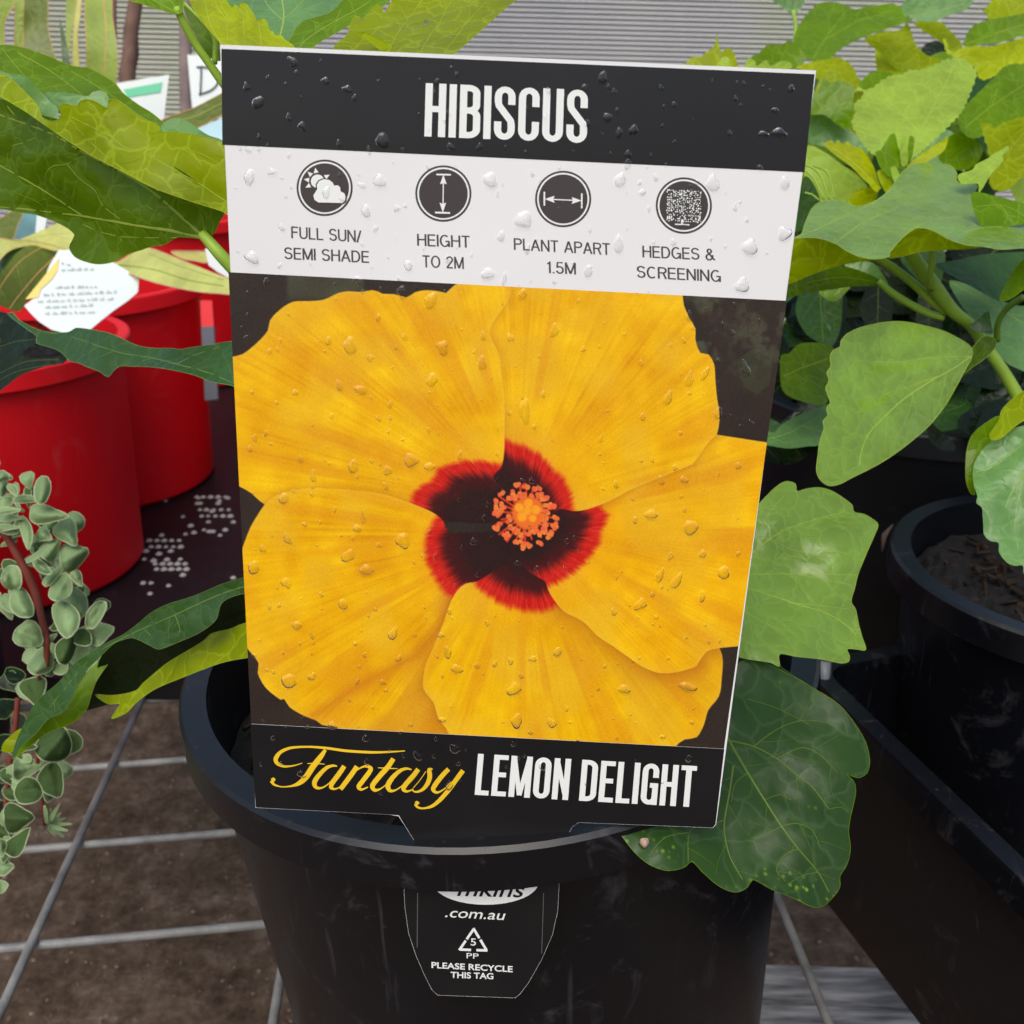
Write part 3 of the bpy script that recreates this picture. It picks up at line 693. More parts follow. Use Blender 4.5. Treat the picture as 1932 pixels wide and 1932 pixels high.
for i in range(3):
    a_ = np.array(tri[i]); b_ = np.array(tri[(i+1) % 3]); rt += ribbon([a_+(b_-a_)*(-.03), a_+(b_-a_)*(.43 if i != 1 else .38)], 4.6, 4.6, [4.6, 4.6]); rt += ribbon([a_+(b_-a_)*(.5 if i != 1 else .58), b_], 4.6, 4.6, [4.6, 4.6])
flat('recycle_symbol', rt, 2*LL, INKW, LABEL)
flat('crease_line', ribbon(P('M', [(482, 640), (478, 1060)]), 1, 1, [1.4, 1.4]), 2*LL, INKG, LABEL); flat('crease_line', ribbon(P('M', [(1460, 640), (1445, 1110)]), 1, 1, [1.2, 1.2]), 2*LL, INKG, LABEL)
# ---- script word
fs_ = [[(355, 245, 6), (270, 270, 14), (190, 275, 22), (130, 250, 34), (115, 205, 44), (160, 145, 34), (250, 108, 26), (400, 98, 20), (560, 108, 24), (760, 135, 26), (1000, 148, 24), (1180, 142, 16), (1285, 135, 10)],
       [(565, 125, 30), (520, 190, 50), (450, 280, 58), (390, 370, 56), (330, 425, 44), (260, 452, 20), (170, 460, 12), (100, 440, 22), (75, 405, 36)],
       [(75, 400, 30), (95, 395, 44), (112, 395, 14)],
       [(400, 250, 6), (470, 248, 12), (560, 256, 6)],
       # a
       [(670, 275, 12), (640, 268, 22), (580, 285, 34), (510, 350, 44), (465, 420, 48), (480, 465, 34), (530, 470, 18), (590, 435, 12), (640, 380, 10)],
       [(735, 272, 46), (690, 340, 48), (630, 420, 48), (615, 465, 38), (650, 480, 18), (700, 462, 12)],
       # n
       [(850, 275, 46), (800, 350, 48), (700, 482, 46)], [(770, 400, 10), (850, 310, 12), (920, 275, 20), (975, 290, 38), (960, 330, 46), (900, 410, 46), (865, 460, 44), (890, 485, 24), (950, 462, 12)],
       # t
       [(1180, 205, 46), (1130, 280, 50), (1050, 370, 50), (990, 450, 48), (1010, 490, 34), (1060, 480, 16), (1115, 440, 10)], [(1040, 288, 6), (1120, 292, 13), (1220, 296, 6)],
       # a
       [(1345, 305, 12), (1300, 295, 24), (1240, 315, 36), (1170, 380, 46), (1130, 450, 50), (1150, 495, 34), (1200, 490, 16), (1260, 450, 12), (1320, 390, 10)],
       [(1405, 300, 46), (1360, 360, 48), (1290, 440, 48), (1270, 480, 42), (1300, 502, 24), (1350, 488, 12)],
       # s
       [(1360, 470, 8), (1420, 400, 8), (1475, 320, 8)], [(1535, 300, 12), (1505, 305, 40), (1510, 360, 46), (1495, 420, 44), (1450, 480, 32), (1400, 505, 22), (1360, 500, 14), (1355, 475, 10)],
       # y
       [(1680, 300, 44), (1630, 350, 46), (1560, 440, 48), (1540, 485, 42), (1575, 512, 24), (1640, 480, 12), (1700, 420, 10)],
       [(1810, 312, 46), (1760, 380, 46), (1680, 490, 44), (1600, 580, 40), (1530, 635, 30), (1450, 655, 18), (1400, 645, 22), (1380, 615, 34)], [(1378, 612, 30), (1395, 605, 42), (1415, 608, 14)]]
pol = []
for stroke in fs_:
    q = [(p[0]*.20833+496.4, p[1]*.20833+1388.6, p[2]*.20833*.92) for p in stroke]
    arr = catmull(q, False, 2.2); pol += ribbon(arr[:, :2], 1, 1, arr[:, 2])
flat('script_lettering', pol, 2*LL, INKY, LABEL)
# ---- icons
def circ(cx, cy, r, n=44): return [(cx+r*math.cos(2*math.pi*i/n), cy+r*math.sin(2*math.pi*i/n)*1.005) for i in range(n)]
def icon(cx, cy, polys):
    o = flat('icon', [circ(cx, cy, 53)], LL, INK, LABEL); flat('icon_ring', [circ(cx, cy, 49.2)], 2*LL, INKW, o); flat('icon_disc', [circ(cx, cy, 46)], 3*LL, INK, o)
    flat('icon_symbol', polys, 4*LL, INKW, o); return o
Z1 = lambda pts: [(402.5+a_/3, 40.25+b_/3) for a_, b_ in pts]
Z3 = lambda pts: [(939.2+a_/3, 67.1+b_/3) for a_, b_ in pts]
sunp = [Z1([(590+38*math.cos(i*.2), 905+38*math.sin(i*.2)) for i in range(32)])]
for i in range(9):
    an = math.radians(100+i*36); c_, s_ = math.cos(an), -math.sin(an)
    if 230 < (100+i*36) % 360 < 350 or (100+i*36) % 360 < 20: continue
    sunp.append(Z1([(590+c_*78, 905+s_*78), (590+c_*48-s_*14, 905+s_*48+c_*14), (590+c_*48+s_*14, 905+s_*48-c_*14)]))
ic = icon(612.5, 354.3, sunp)
cl = Z1([(595, 1025), (572, 1010), (566, 985), (580, 962), (588, 950), (585, 925), (600, 903), (625, 893), (655, 897), (675, 912), (684, 930), (705, 928), (718, 940), (720, 962), (740, 972), (748, 990), (745, 1015), (730, 1028)])
clb = np.array(cl); clc = clb.mean(0); flat('cloud_gap', [[tuple(clc+(p-clc)*1.09) for p in clb]], 5*LL, INK, ic); flat('cloud', [cl], 6*LL, INKW, ic)
icon(836.5, 365.2, [Z1([(1262, 862), (1345, 864), (1345, 873), (1262, 871)]), Z1([(1255, 1077), (1340, 1080), (1340, 1090), (1255, 1087)]), Z1([(1299, 895), (1305, 895), (1303, 1055), (1297, 1055)]),
                    Z1([(1302, 868), (1321, 922), (1302, 916), (1283, 922)]), Z1([(1299, 1082), (1318, 1026), (1299, 1034), (1280, 1026)])])
icon(1062.5, 375.4, [Z3([(259, 884), (268, 884), (268, 963), (259, 963)]), Z3([(471, 893), (480, 893), (480, 978), (471, 978)]), Z3([(300, 924), (440, 930), (440, 936), (300, 930)]),
                     Z3([(266, 925), (322, 907), (313, 926), (322, 947)]), Z3([(474, 934), (418, 914), (426, 933), (418, 953)])])
rs = np.random.RandomState(5); hp = []
for i in range(17):
    for j in range(17):
        if rs.uniform() < .22: continue
        cx = 960+i*11.6+rs.uniform(-3.5, 3.5); cy = 875+j*10.6+rs.uniform(-3, 3)+i*.6; r_ = rs.uniform(3.0, 6.0); a0 = rs.uniform(0, 6)
        hp.append(Z3([(cx+r_*math.cos(a0+q*1.26)*rs.uniform(.7, 1.2), cy+r_*math.sin(a0+q*1.26)*rs.uniform(.7, 1.2)) for q in range(5)]))
hp += [Z3([(1037, 1040), (1049, 1040), (1049, 1068), (1037, 1068)]), Z3([(1003, 1064), (1085, 1068), (1085, 1075), (1003, 1071)])]
icon(1290.2, 387.8, hp)

# ---- the printed flower picture: a fine grid whose colours are the print
def vnoise(X, Y, sx, sy=None, seed=0):
    sy = sy or sx; r = np.random.RandomState(seed); T = r.rand(256, 256)
    x = X/sx; y = Y/sy; xi = np.floor(x).astype(int); yi = np.floor(y).astype(int); fx = x-xi; fy = y-yi
    fx = fx*fx*(3-2*fx); fy = fy*fy*(3-2*fy); g_ = lambda a_, b_: T[a_ % 256, b_ % 256]
    return (g_(xi, yi)*(1-fx)+g_(xi+1, yi)*fx)*(1-fy)+(g_(xi, yi+1)*(1-fx)+g_(xi+1, yi+1)*fx)*fy
def picture():
    q = np.array([(431, 513.5), (1484.5, 567.5), (1366, 1412.5), (474, 1365.5)])
    nu, nw = 760, 640
    U, W_ = np.meshgrid(np.linspace(0, 1, nu), np.linspace(0, 1, nw))
    X = (q[0][0]*(1-U)+q[1][0]*U)*(1-W_)+(q[3][0]*(1-U)+q[2][0]*U)*W_
    Y = (q[0][1]*(1-U)+q[1][1]*U)*(1-W_)+(q[3][1]*(1-U)+q[2][1]*U)*W_
    C = np.zeros(X.shape+(3,))
    def mix(c, m_):
        C[:] = C*(1-m_[..., None])+np.array(c, float)*m_[..., None]
    sm = lambda e0, e1, x: (lambda t: t*t*(3-2*t))(np.clip((x-e0)/(e1-e0), 0, 1))
    C[:] = (46, 38, 34)
    n = vnoise(X, Y, 26, seed=1)*.6+vnoise(X, Y, 9, seed=2)*.4
    mix((84, 88, 66), sm(.45, .75, n)*.75*sm(1180, 1320, X)*sm(760, 640, Y))
    mix((92, 104, 72), sm(0, 10, X-537)*sm(0, 8, 690-X)*sm(575, 555, Y)*.6)
    mix((58, 46, 38), vnoise(X, Y, 40, seed=3)*.6)
    mix((70, 84, 50), sm(0, 1, inside(P('H', [(1690, 560), (1800, 480), (1920, 520), (1900, 700), (1820, 770), (1740, 720)]), X, Y)*1.0)*.35)
    c0 = (985, 1000)
    PA = P('G', [(100, 612), (200, 570), (300, 490), (370, 410), (385, 340), (450, 270), (540, 215), (650, 210), (750, 200), (850, 155), (920, 143), (1000, 148), (1080, 135), (1120, 145), (1150, 160), (1230, 163), (1310, 185), (1370, 150), (1450, 135), (1540, 145), (1580, 155), (1640, 100), (1750, 60), (1990, 60)])+[(962, 560), (924, 623), (942, 669), (947, 708), (951.5, 754), (952, 815), (951, 855), (945.5, 882.6), (930, 901), (1000, 980), (840, 985), (560, 975)]+P('G', [(350, 1592), (250, 1510), (160, 1460), (90, 1430)])
    PB = [(930, 500)]+P('H', [(1330, 100), (1370, 220), (1400, 290), (1440, 360), (1440, 430), (1470, 510), (1520, 520), (1555, 580), (1565, 700), (1575, 800), (1590, 900), (1570, 1020), (1530, 1050), (1480, 1120), (1420, 1200), (1380, 1215), (1200, 1290), (1050, 1350), (920, 1420), (850, 1450), (760, 1480), (680, 1488), (600, 1475)])+[(985, 1010), (925, 950), (925, 700)]
    PC = P('H', [(1500, 1000), (1570, 1015), (1890, 1065), (2000, 1085)])+[(1520, 1200)]+P('J', [(1700, 755), (1650, 765), (1500, 780), (1420, 800), (1380, 850), (1350, 900), (1250, 935), (1150, 950), (1080, 945), (980, 905), (900, 850), (780, 765), (680, 700), (580, 600), (450, 530), (380, 450), (340, 380), (325, 330)])+[(980, 1060), (975, 960), (1100, 930)]
    PD = P('I', [(1700, 325), (1620, 340), (1560, 390), (1510, 480), (1470, 600), (1400, 770), (1345, 900), (1330, 1050), (1400, 1150), (1430, 1250), (1500, 1355), (1520, 1500)])+P('J', [(1150, 1560), (1200, 1455), (1270, 1400), (1350, 1385), (1400, 1300), (1430, 1200), (1500, 1110), (1520, 1000), (1510, 790), (1300, 600), (340, 300)])+[(985, 1050)]
    PE = P('G', [(350, 1590), (400, 1545), (460, 1515), (650, 1480), (900, 1490), (1150, 1520), (1320, 1575), (1480, 1640), (1560, 1700), (1600, 1780)])+[(985, 1010), (985, 1100)]+P('I', [(1520, 600), (1520, 1500), (900, 1500), (800, 1345), (740, 1320), (640, 1300), (600, 1270), (520, 1240), (420, 1180), (385, 1125), (360, 1130), (260, 1050), (205, 950), (210, 880), (120, 760), (60, 620), (60, 150), (95, 115)])+P('G', [(187, 1932), (200, 1880), (250, 1750), (290, 1680)])
    TA = P('K', [(-60, 690), (0, 610), (100, 560), (180, 430), (300, 410), (420, 380), (560, 380), (700, 400), (770, 400)])
    TB = P('K', [(740, 150), (765, 170), (850, 220), (950, 240), (1100, 330), (1200, 440), (1300, 530), (1370, 680), (1385, 820), (1390, 860)])
    TC = P('K', [(1600, 760), (1640, 780), (1700, 870), (1650, 1000), (1620, 1120), (1550, 1230), (1480, 1310), (1350, 1410), (1200, 1490), (1120, 1520)])
    TD = P('K', [(1320, 1700), (1220, 1690), (1120, 1740), (950, 1730), (800, 1690), (700, 1640), (600, 1570), (490, 1460), (450, 1430)])
    TE = P('K', [(330, 1640), (260, 1600), (180, 1500), (100, 1370), (60, 1250), (60, 1100), (80, 1000), (160, 880), (230, 840)])
    TH = np.arctan2(Y-c0[1], X-c0[0]); RR = np.hypot(X-c0[0], Y-c0[1])
    def petal(poly, throat, seed, org, region=None, shade=.55, sw=20, base=(240, 181, 8)):
        poly = catmull(poly, True, 9)
        ins = inside(poly, X, Y); d = dseg(poly, X, Y, True); sd_ = np.where(ins, d, -d)
        m_ = sm(-.9, .9, sd_)
        if region is not None: m_ = m_*region
        if shade: mix((176, 96, 22), np.where(ins, 0, np.exp(-d/sw)*shade)*(1 if region is None else region)*sm(90, 160, C[..., 0])*sm(60, 110, C[..., 1]))
        th = np.arctan2(Y-org[1], X-org[0]); r = np.hypot(X-org[0], Y-org[1])
        # colour of the petal
        st = vnoise(th*260+50, r, 2.4, 120, seed)*.5+vnoise(th*260, r, 8, 240, seed+1)*.3+vnoise(th*120, r, 9, 90, seed+2)*.2
        amp = sm(60, 260, r)
        B_ = np.zeros_like(C); B_[:] = base
        k_ = (st-.5)*amp
        k_ = k_*.42; B_ += np.array((26, 44, 10))*(k_*1.5)[..., None]
        B_ = B_*(1-(np.clip(-k_-.06, 0, 1)*2.2)[..., None])+np.array((206, 122, 24))*(np.clip(-k_-.06, 0, 1)*2.2)[..., None]
        lo = vnoise(X, Y, 70, seed=seed+3)*.6+vnoise(X, Y, 22, seed=seed+9)*.4; B_ += (lo-.5)[..., None]*np.array((26, 44, 20))
        pk = sm(.4, .8, vnoise(X, Y, 60, seed=seed+4))*.5; B_ = B_*(1-pk[..., None])+np.array((232, 178, 44))*pk[..., None]
        og = sm(.55, .85, vnoise(th*90+20, r, 7, 130, seed+11))*.42*sm(80, 240, r); B_ = B_*(1-og[..., None])+np.array((222, 142, 22))*og[..., None]
        eg = np.exp(-np.clip(sd_, 0, 99)/7)*.55; B_ = B_*(1-eg[..., None])+np.array((238, 188, 52))*eg[..., None]
        # throat
        a_ = np.array([math.atan2(p[1]-c0[1], p[0]-c0[0]) for p in throat]); rr = np.array([math.hypot(p[0]-c0[0], p[1]-c0[1]) for p in throat])
        mid_ = math.atan2(np.sin(a_).mean(), np.cos(a_).mean()); rel = (a_-mid_+math.pi) % (2*math.pi)-math.pi; ix = np.argsort(rel)
        ra = np.interp((TH-mid_+math.pi) % (2*math.pi)-math.pi, rel[ix], rr[ix])
        jag = (vnoise(TH*150+300, RR, 6, 60, seed+5)-.5)*6+(vnoise(TH*150+90, RR, 3, 40, seed+6)-.5)*3
        s_ = ra-RR+jag
        glow = np.exp(-np.clip(-s_, 0, 999)/20)*.35; B_ = B_*(1-glow[..., None])+np.array((236, 140, 40))*glow[..., None]
        rm = sm(-9, 9, s_)[..., None]; red = np.array((206, 36, 26))+(vnoise(TH*150, RR, 2, 30, seed+7)-.5)[..., None]*30
        B_ = B_*(1-rm)+red*rm
        dm = sm(17, 46, s_+(vnoise(TH*120, RR, 3, 50, seed+8)-.5)*10)[..., None]; B_ = B_*(1-dm)+np.array((66, 22, 24))*dm
        dk = sm(46, 84, s_)[..., None]; B_ = B_*(1-dk)+np.array((44, 25, 24))*dk
        C[:] = C*(1-m_[..., None])+B_*m_[..., None]
    petal(PA, TA, 10, (990, 960), shade=0)
    petal(PE, TE, 20, (960, 1010), shade=.35, sw=9)
    # the fold running down the lower left petal
    fl = P('I', [(1510, 470), (1440, 640), (1280, 830), (1050, 950), (850, 1060), (700, 1160), (580, 1240)]); fd = dseg(fl, X, Y)
    isE = inside(catmull(PE, True, 9), X, Y)
    side = sm(0, 30, (Y-1006.25)-(-.95*(X-429.3)+605))
    mix((200, 116, 30), np.exp(-fd/12)*.6*isE*sm(90, 150, C[..., 0])*sm(60, 110, C[..., 1])); mix((206, 132, 26), side*.45*isE*sm(90, 150, C[..., 0])*sm(60, 110, C[..., 1]))
    petal(PD, TD, 30, (985, 1010), shade=.45, sw=16, base=(240, 183, 6))
    petal(PC, TC, 40, (1000, 1000), shade=.62, sw=26, base=(243, 181, 8))
    petal(PB, TB, 50, (975, 960), shade=.45, sw=9)
    petal(PA, TA, 10, (990, 960), region=sm(850, 880, X)*sm(935, 915, Y), shade=.25, sw=7)
    # deep throat
    mix((40, 24, 24), sm(62, 40, np.hypot((X-990)/1.0, (Y-1010)/.95))*.9)
    # stamens
    rs = np.random.RandomState(4); cx, cy = 991, 972
    for i in range(25):
        an = i/25*6.283+rs.uniform(-.1, .1); r1 = rs.uniform(44, 62); x1, y1 = cx+math.cos(an)*r1, cy+math.sin(an)*r1*.98
        d = dseg([(cx, cy-2), (x1, y1)], X, Y); mix((206, 56, 30), sm(2.6, 1.2, d))
    for i in range(64):
        an = i/29*6.283+rs.uniform(-.15, .15); r1 = (rs.uniform(50, 62) if i < 30 else rs.uniform(32, 50)); x1, y1 = cx+math.cos(an)*r1, cy+math.sin(an)*r1*.98
        for k_ in range(3):
            d = np.hypot(X-x1-rs.uniform(-4, 4), Y-y1-rs.uniform(-4, 4)); mix((236+rs.uniform(-8, 8), 112+rs.uniform(-22, 24), 58), sm(5.0, 3.4, d))
    d = np.hypot(X-997, Y-968); mix((236, 112, 40), sm(36, 27, d))
    for dx, dy, r_ in [(-17, -8, 11), (0, -16, 11), (14, -4, 11), (-12, 9, 12), (8, 12, 9), (-2, -2, 10)]:
        d = np.hypot(X-997-dx, Y-966-dy); mix((250, 160, 36), sm(r_, r_*.55, d))
    C += (np.random.RandomState(8).rand(*X.shape)-.5)[..., None]*16
    C = np.clip(C, 0, 255)
    V = card(X, Y, LL); nvv = nu*nw
    me = bpy.data.meshes.new('flower_picture'); me.vertices.add(nvv); me.vertices.foreach_set('co', V.astype(np.float32).ravel())
    I = np.arange(nvv).reshape(nw, nu); qd = np.stack([I[:-1, :-1], I[1:, :-1], I[1:, 1:], I[:-1, 1:]], -1).reshape(-1, 4)
    me.loops.add(qd.size); me.loops.foreach_set('vertex_index', qd.ravel().astype(np.int32))
    me.polygons.add(len(qd)); me.polygons.foreach_set('loop_start', np.arange(0, qd.size, 4, dtype=np.int32)); me.polygons.foreach_set('loop_total', np.full(len(qd), 4, np.int32))
    me.update(); me.validate()
    ca = me.color_attributes.new('print', 'FLOAT_COLOR', 'POINT'); col = np.ones((nvv, 4), np.float32); col[:, :3] = lin(C.reshape(-1, 3)); ca.data.foreach_set('color', col.ravel())
    m, t, b = newmat('flower_print'); at_ = t.nodes.new('ShaderNodeAttribute'); at_.attribute_name = 'print'; t.links.new(at_.outputs[0], b.inputs['Base Color'])
    b.inputs['Roughness'].default_value = .35; b.inputs['Specular IOR Level'].default_value = .35; me.materials.append(m)
    o = bpy.data.objects.new('flower_picture', me); S.collection.objects.link(o); o.parent = LABEL; o.matrix_parent_inverse = Matrix.Translation(-Vector(LABEL.location))
picture()

# ---- rain drops on the card
cu_ = ou/np.linalg.norm(ou); cv_ = np.cross(CN, cu_); cv_ = cv_ if np.dot(cv_, ov) > 0 else -cv_
def drop_geo(x, y, r, el, rot, rs, verts, faces, hh=.33):
    o_ = card([x], [y], 5*LL)[0]; s_ = np.linalg.norm(card([x+1], [y], 0)[0]-card([x], [y], 0)[0])
    R_ = r*s_; b0 = len(verts); na, nr = 14, 5; w1, w2, p1, p2 = rs.uniform(0, .22), rs.uniform(0, .16), rs.uniform(0, 6), rs.uniform(0, 6)
    verts.append(o_+CN*R_*hh)
    for i in range(1, nr+1):
        f = i/nr
        for k_ in range(na):
            an = 2*math.pi*k_/na; rr = R_*f*(1+w1*math.sin(2*an+p1)+w2*math.sin(3*an+p2))
            a_, b_ = rr*math.cos(an), rr*math.sin(an)*el
            if b_ < 0: a_ *= (1-.25*f)
            ca, sa = math.cos(rot), math.sin(rot)
            verts.append(o_+cu_*(a_*ca-b_*sa)+cv_*(a_*sa+b_*ca)+CN*R_*hh*math.sqrt(max(0, 1-f*f)))
    for k_ in range(na): faces.append((b0, b0+1+k_, b0+1+(k_+1) % na))
    for i in range(nr-1):
        for k_ in range(na):
            a_ = b0+1+i*na+k_; b_ = b0+1+i*na+(k_+1) % na; faces.append((a_, a_+na, b_+na, b_))
rs = np.random.RandomState(21)
def oncard(x, y):
    t_ = (y-100)/1430; return 430+62*t_ < x < 1515-185*t_
fixed = [(487, 193, 9, 1.2, .5), (570, 238, 7, 1, 0), (552, 116, 7, 1.3, -1), (655, 168, 8, .7, .3), (722, 265, 11, 1.2, 0), (470, 333, 9, 1.4, .2), (716, 340, 11, .9, 0), (690, 397, 9, 1, 0), (748, 392, 6, 1, 0), (925, 338, 13, .9, .5),
         (988, 413, 14, 1, .8), (1137, 146, 8, 1.2, .6), (1195, 245, 8, 1, 0), (1168, 250, 6, 1.4, 0), (1470, 250, 14, .5, 0), (1440, 253, 10, .5, 0), (1462, 208, 6, .8, 0), (1345, 345, 11, 1.2, 0), (1480, 345, 8, 1.4, 0), (1415, 465, 15, .8, .2), (1480, 440, 12, .9, -.6),
         (1400, 537, 12, 1, 0), (920, 515, 11, .9, 0), (1170, 338, 10, 1.2, .5), (1167, 460, 9, 1.6, 0), (475, 485, 12, .8, .3), (1110, 510, 8, 1.2, .3), (951, 525, 5, 2, 0), (770, 500, 8, 1, 0), (760, 1020, 11, 1.4, 0), (815, 716, 9, 1.3, 0), (909, 684, 8, 1.5, 0),
         (660, 652, 10, 1.5, .3), (835, 655, 11, 1, .6), (813, 566, 10, 1.4, .3), (680, 735, 10, .8, .5), (990, 775, 9, 2.6, 0), (775, 868, 12, 1, 0), (810, 880, 10, .7, 0), (685, 975, 5, 2.4, 0), (535, 940, 9, 1, 0), (1134, 827, 4, 2, .3), (1303, 995, 13, 1, 0),
         (1228, 970, 12, .7, 0), (1245, 1085, 6, 2.4, .4), (1277, 1095, 7, 2.4, .4), (1365, 1080, 12, .9, .4), (657, 1048, 9, 1.5, .3), (691, 1075, 13, .7, 0), (560, 1180, 8, 1, 0), (742, 1195, 8, 1.4, .3), (970, 1300, 12, 1, 0), (1177, 1300, 12, .6, 0), (1297, 1295, 14, .6, .2),
         (1052, 1230, 8, 1, 0), (1005, 1243, 6, 1, 0), (862, 1262, 9, 1, 0), (975, 1360, 9, 1.6, 0), (1208, 1140, 9, 1.3, .2), (545, 1285, 12, 1.2, .4), (1325, 1045, 7, 1, 0), (1290, 905, 7, 1, 0), (1300, 715, 7, 2, .3), (1260, 750, 7, 2, .3), (1330, 705, 6, 2, .3), (540, 1100, 7, 1.5, 0), (647, 1140, 9, 1, 0)]
ds = [(x, y, r*1.2, e, ro) for x, y, r, e, ro in fixed]
while len(ds) < 520:
    x = rs.uniform(430, 1510); y = rs.uniform(100, 1400) if rs.uniform() < .95 else rs.uniform(1400, 1500)
    if not oncard(x, y) or y < 106+(x-415)*.0427: continue
    r_ = 2.0+rs.exponential(2.5)
    if r_ > 10 or any((x-q[0])**2+(y-q[1])**2 < (r_+q[2]+3)**2*1.3 for q in ds): continue
    ds.append((x, y, r_, rs.uniform(.8, 1.7), rs.uniform(-.4, .4)))
ds.sort(key=lambda q: -q[2])
for q in ds[:99]:
    vs, fs = [], []; drop_geo(*q, rs, vs, fs); mesh_obj('water_drop', vs, fs, WATER, LABEL, True)
vs, fs = [], []
for q in ds[99:]: drop_geo(*q, rs, vs, fs)
o = mesh_obj('water_droplets', vs, fs, WATER, LABEL, True); o['kind'] = 'stuff'

# ================================================================ main hibiscus
HIB = thing('hibiscus_plant', (RC[0], RC[1], RC[2]-.03), 'leafy green hibiscus growing behind the label in the front pot', 'plant', 'hibiscus plants')
tube('trunk', [(RC[0]+.01, RC[1], RC[2]-.03), (RC[0]+.012, RC[1]-.01, RC[2]+.03), (RC[0]-.01, RC[1]-.015, RC[2]+.10), (RC[0]-.02, RC[1]-.018, RC[2]+.118)], [.006, .005, .0045, .0035], STEMD, HIB)
# left, the big pair
leaf(HIB, 'A', [(-80, 300), (0, 258), (60, 255), (180, 285), (300, 330), (420, 375), (500, 385), (570, 420), (650, 470), (700, 530), (780, 590), (860, 640), (920, 690), (980, 740), (960, 850), (700, 830), (500, 720), (250, 600), (0, 520), (-80, 500)],
     [(0, 100, .330), (300, 230, .325), (100, 200, .315)], LM['mid'], [([(10, 275), (70, 350), (130, 420), (180, 470)], 7), ([(100, 300), (250, 380), (380, 470), (500, 570), (600, 660)], 8), ([(400, 400), (600, 520), (800, 660), (900, 740)], 6)], V_MID, LM['glow'])
leaf(HIB, 'A', [(910, 720), (935, 690), (990, 668), (1060, 685), (1110, 720), (1180, 765), (1250, 790), (1330, 850), (1250, 900), (1000, 860)], [(300, 230, .300), (420, 270, .295), (350, 300, .293)], LM['grey'], (), None, None)
leaf(HIB, 'A', [(-40, 400), (40, 415), (100, 420), (160, 440), (210, 500), (290, 580), (330, 620), (300, 720), (180, 700), (0, 600)], .300, LM['grey'], (), None, None)
leaf(HIB, 'A', [(250, 530), (300, 522), (400, 528), (500, 545), (525, 520), (560, 512), (600, 525), (620, 570), (640, 640), (500, 660), (330, 640)], .301, LM['grey'])
leaf(HIB, 'A', [(-80, 600), (0, 560), (200, 640), (420, 700), (700, 800), (1000, 950), (1245, 1130), (1270, 1200), (1240, 1260), (1220, 1310), (1165, 1350), (1080, 1345), (1000, 1345), (930, 1385), (860, 1395), (800, 1415), (720, 1440), (650, 1480), (560, 1495), (480, 1480), (420, 1450), (392, 1400), (410, 1360), (422, 1330), (380, 1290), (300, 1250), (200, 1215), (100, 1200), (0, 1180), (-80, 1170)],
     [(0, 200, .300), (390, 440, .285), (180, 480, .305)], LM['under'],
     [([(1160, 1340), (1120, 1310), (1000, 1200), (860, 1080), (700, 980), (470, 860), (320, 770), (200, 720), (0, 650), (-60, 630)], 32, 10), ([(1150, 1345), (1000, 1310), (750, 1270), (460, 1220), (200, 1190), (0, 1170), (-60, 1165)], 34, 9),
      ([(460, 1215), (300, 1110), (150, 1020), (0, 935), (-60, 900)], 16, 12), ([(40, 940), (45, 870), (70, 825), (130, 810), (230, 765)], 8, 5), ([(255, 1050), (262, 980), (300, 940), (375, 930), (430, 900), (490, 880)], 8, 5),
      ([(380, 930), (450, 1010), (540, 1080), (580, 1160), (680, 1240)], 9, 5), ([(1160, 1330), (1145, 1240), (1115, 1165)], 10, 4), ([(1170, 1330), (1165, 1270), (1175, 1200)], 9, 4), ([(1000, 1345), (700, 1340), (560, 1310), (470, 1270)], 10, 5), ([(545, 1345), (500, 1380), (460, 1420)], 6, 4), ([(680, 1340), (690, 1380), (670, 1420)], 6, 4), ([(690, 1080), (720, 1060), (800, 1055)], 5, 3), ([(980, 1295), (900, 1210), (800, 1150)], 5, 3)], V_MID, LM['mid'], bulge=.0022, wave=.003)
leaf(HIB, 'A', [(-80, 380), (0, 415), (40, 430), (100, 480), (150, 530), (190, 570), (222, 612), (235, 660), (280, 685), (325, 680), (345, 650), (338, 592), (390, 590), (440, 600), (452, 572), (500, 562), (550, 580), (608, 612), (612, 570), (640, 560), (700, 590), (760, 640), (830, 680), (880, 700), (912, 738), (840, 755), (950, 745), (1060, 755), (1180, 780), (1256, 805), (1330, 860), (1330, 1230), (1256, 1195), (1050, 1130), (850, 1055), (700, 975), (500, 870), (300, 740), (150, 635), (0, 545), (-80, 500)],
     [(0, 150, .288), (400, 300, .276), (200, 300, .282)], LM['glow'],
     [([(1330, 1170), (1256, 1125), (1130, 1040), (1000, 970), (860, 890), (700, 830), (620, 770), (480, 700), (380, 650)], 12, 7), ([(855, 880), (840, 840), (820, 780), (740, 710), (660, 655), (640, 600)], 9, 5), ([(860, 885), (1000, 895), (1090, 860), (1180, 890), (1256, 950)], 6, 4), ([(1165, 1050), (1163, 980), (1130, 920), (1080, 870), (980, 830), (870, 825)], 6, 4), ([(560, 690), (560, 660), (500, 600)], 6, 4), ([(320, 740), (322, 690)], 6, 4), ([(900, 1080), (700, 960), (560, 850), (450, 740), (400, 680)], 6, 4), ([(40, 600), (80, 650)], 5)], V_YEL, V_YEL, rimw=2.2, bulge=.0016, wave=.0025)
stem(HIB, 'A', [(1145, 1325, .2865, 60), (1185, 1370, .286, 66), (1245, 1440, .286, 74), (1330, 1530, .288, 80)], STEM, 'petiole')
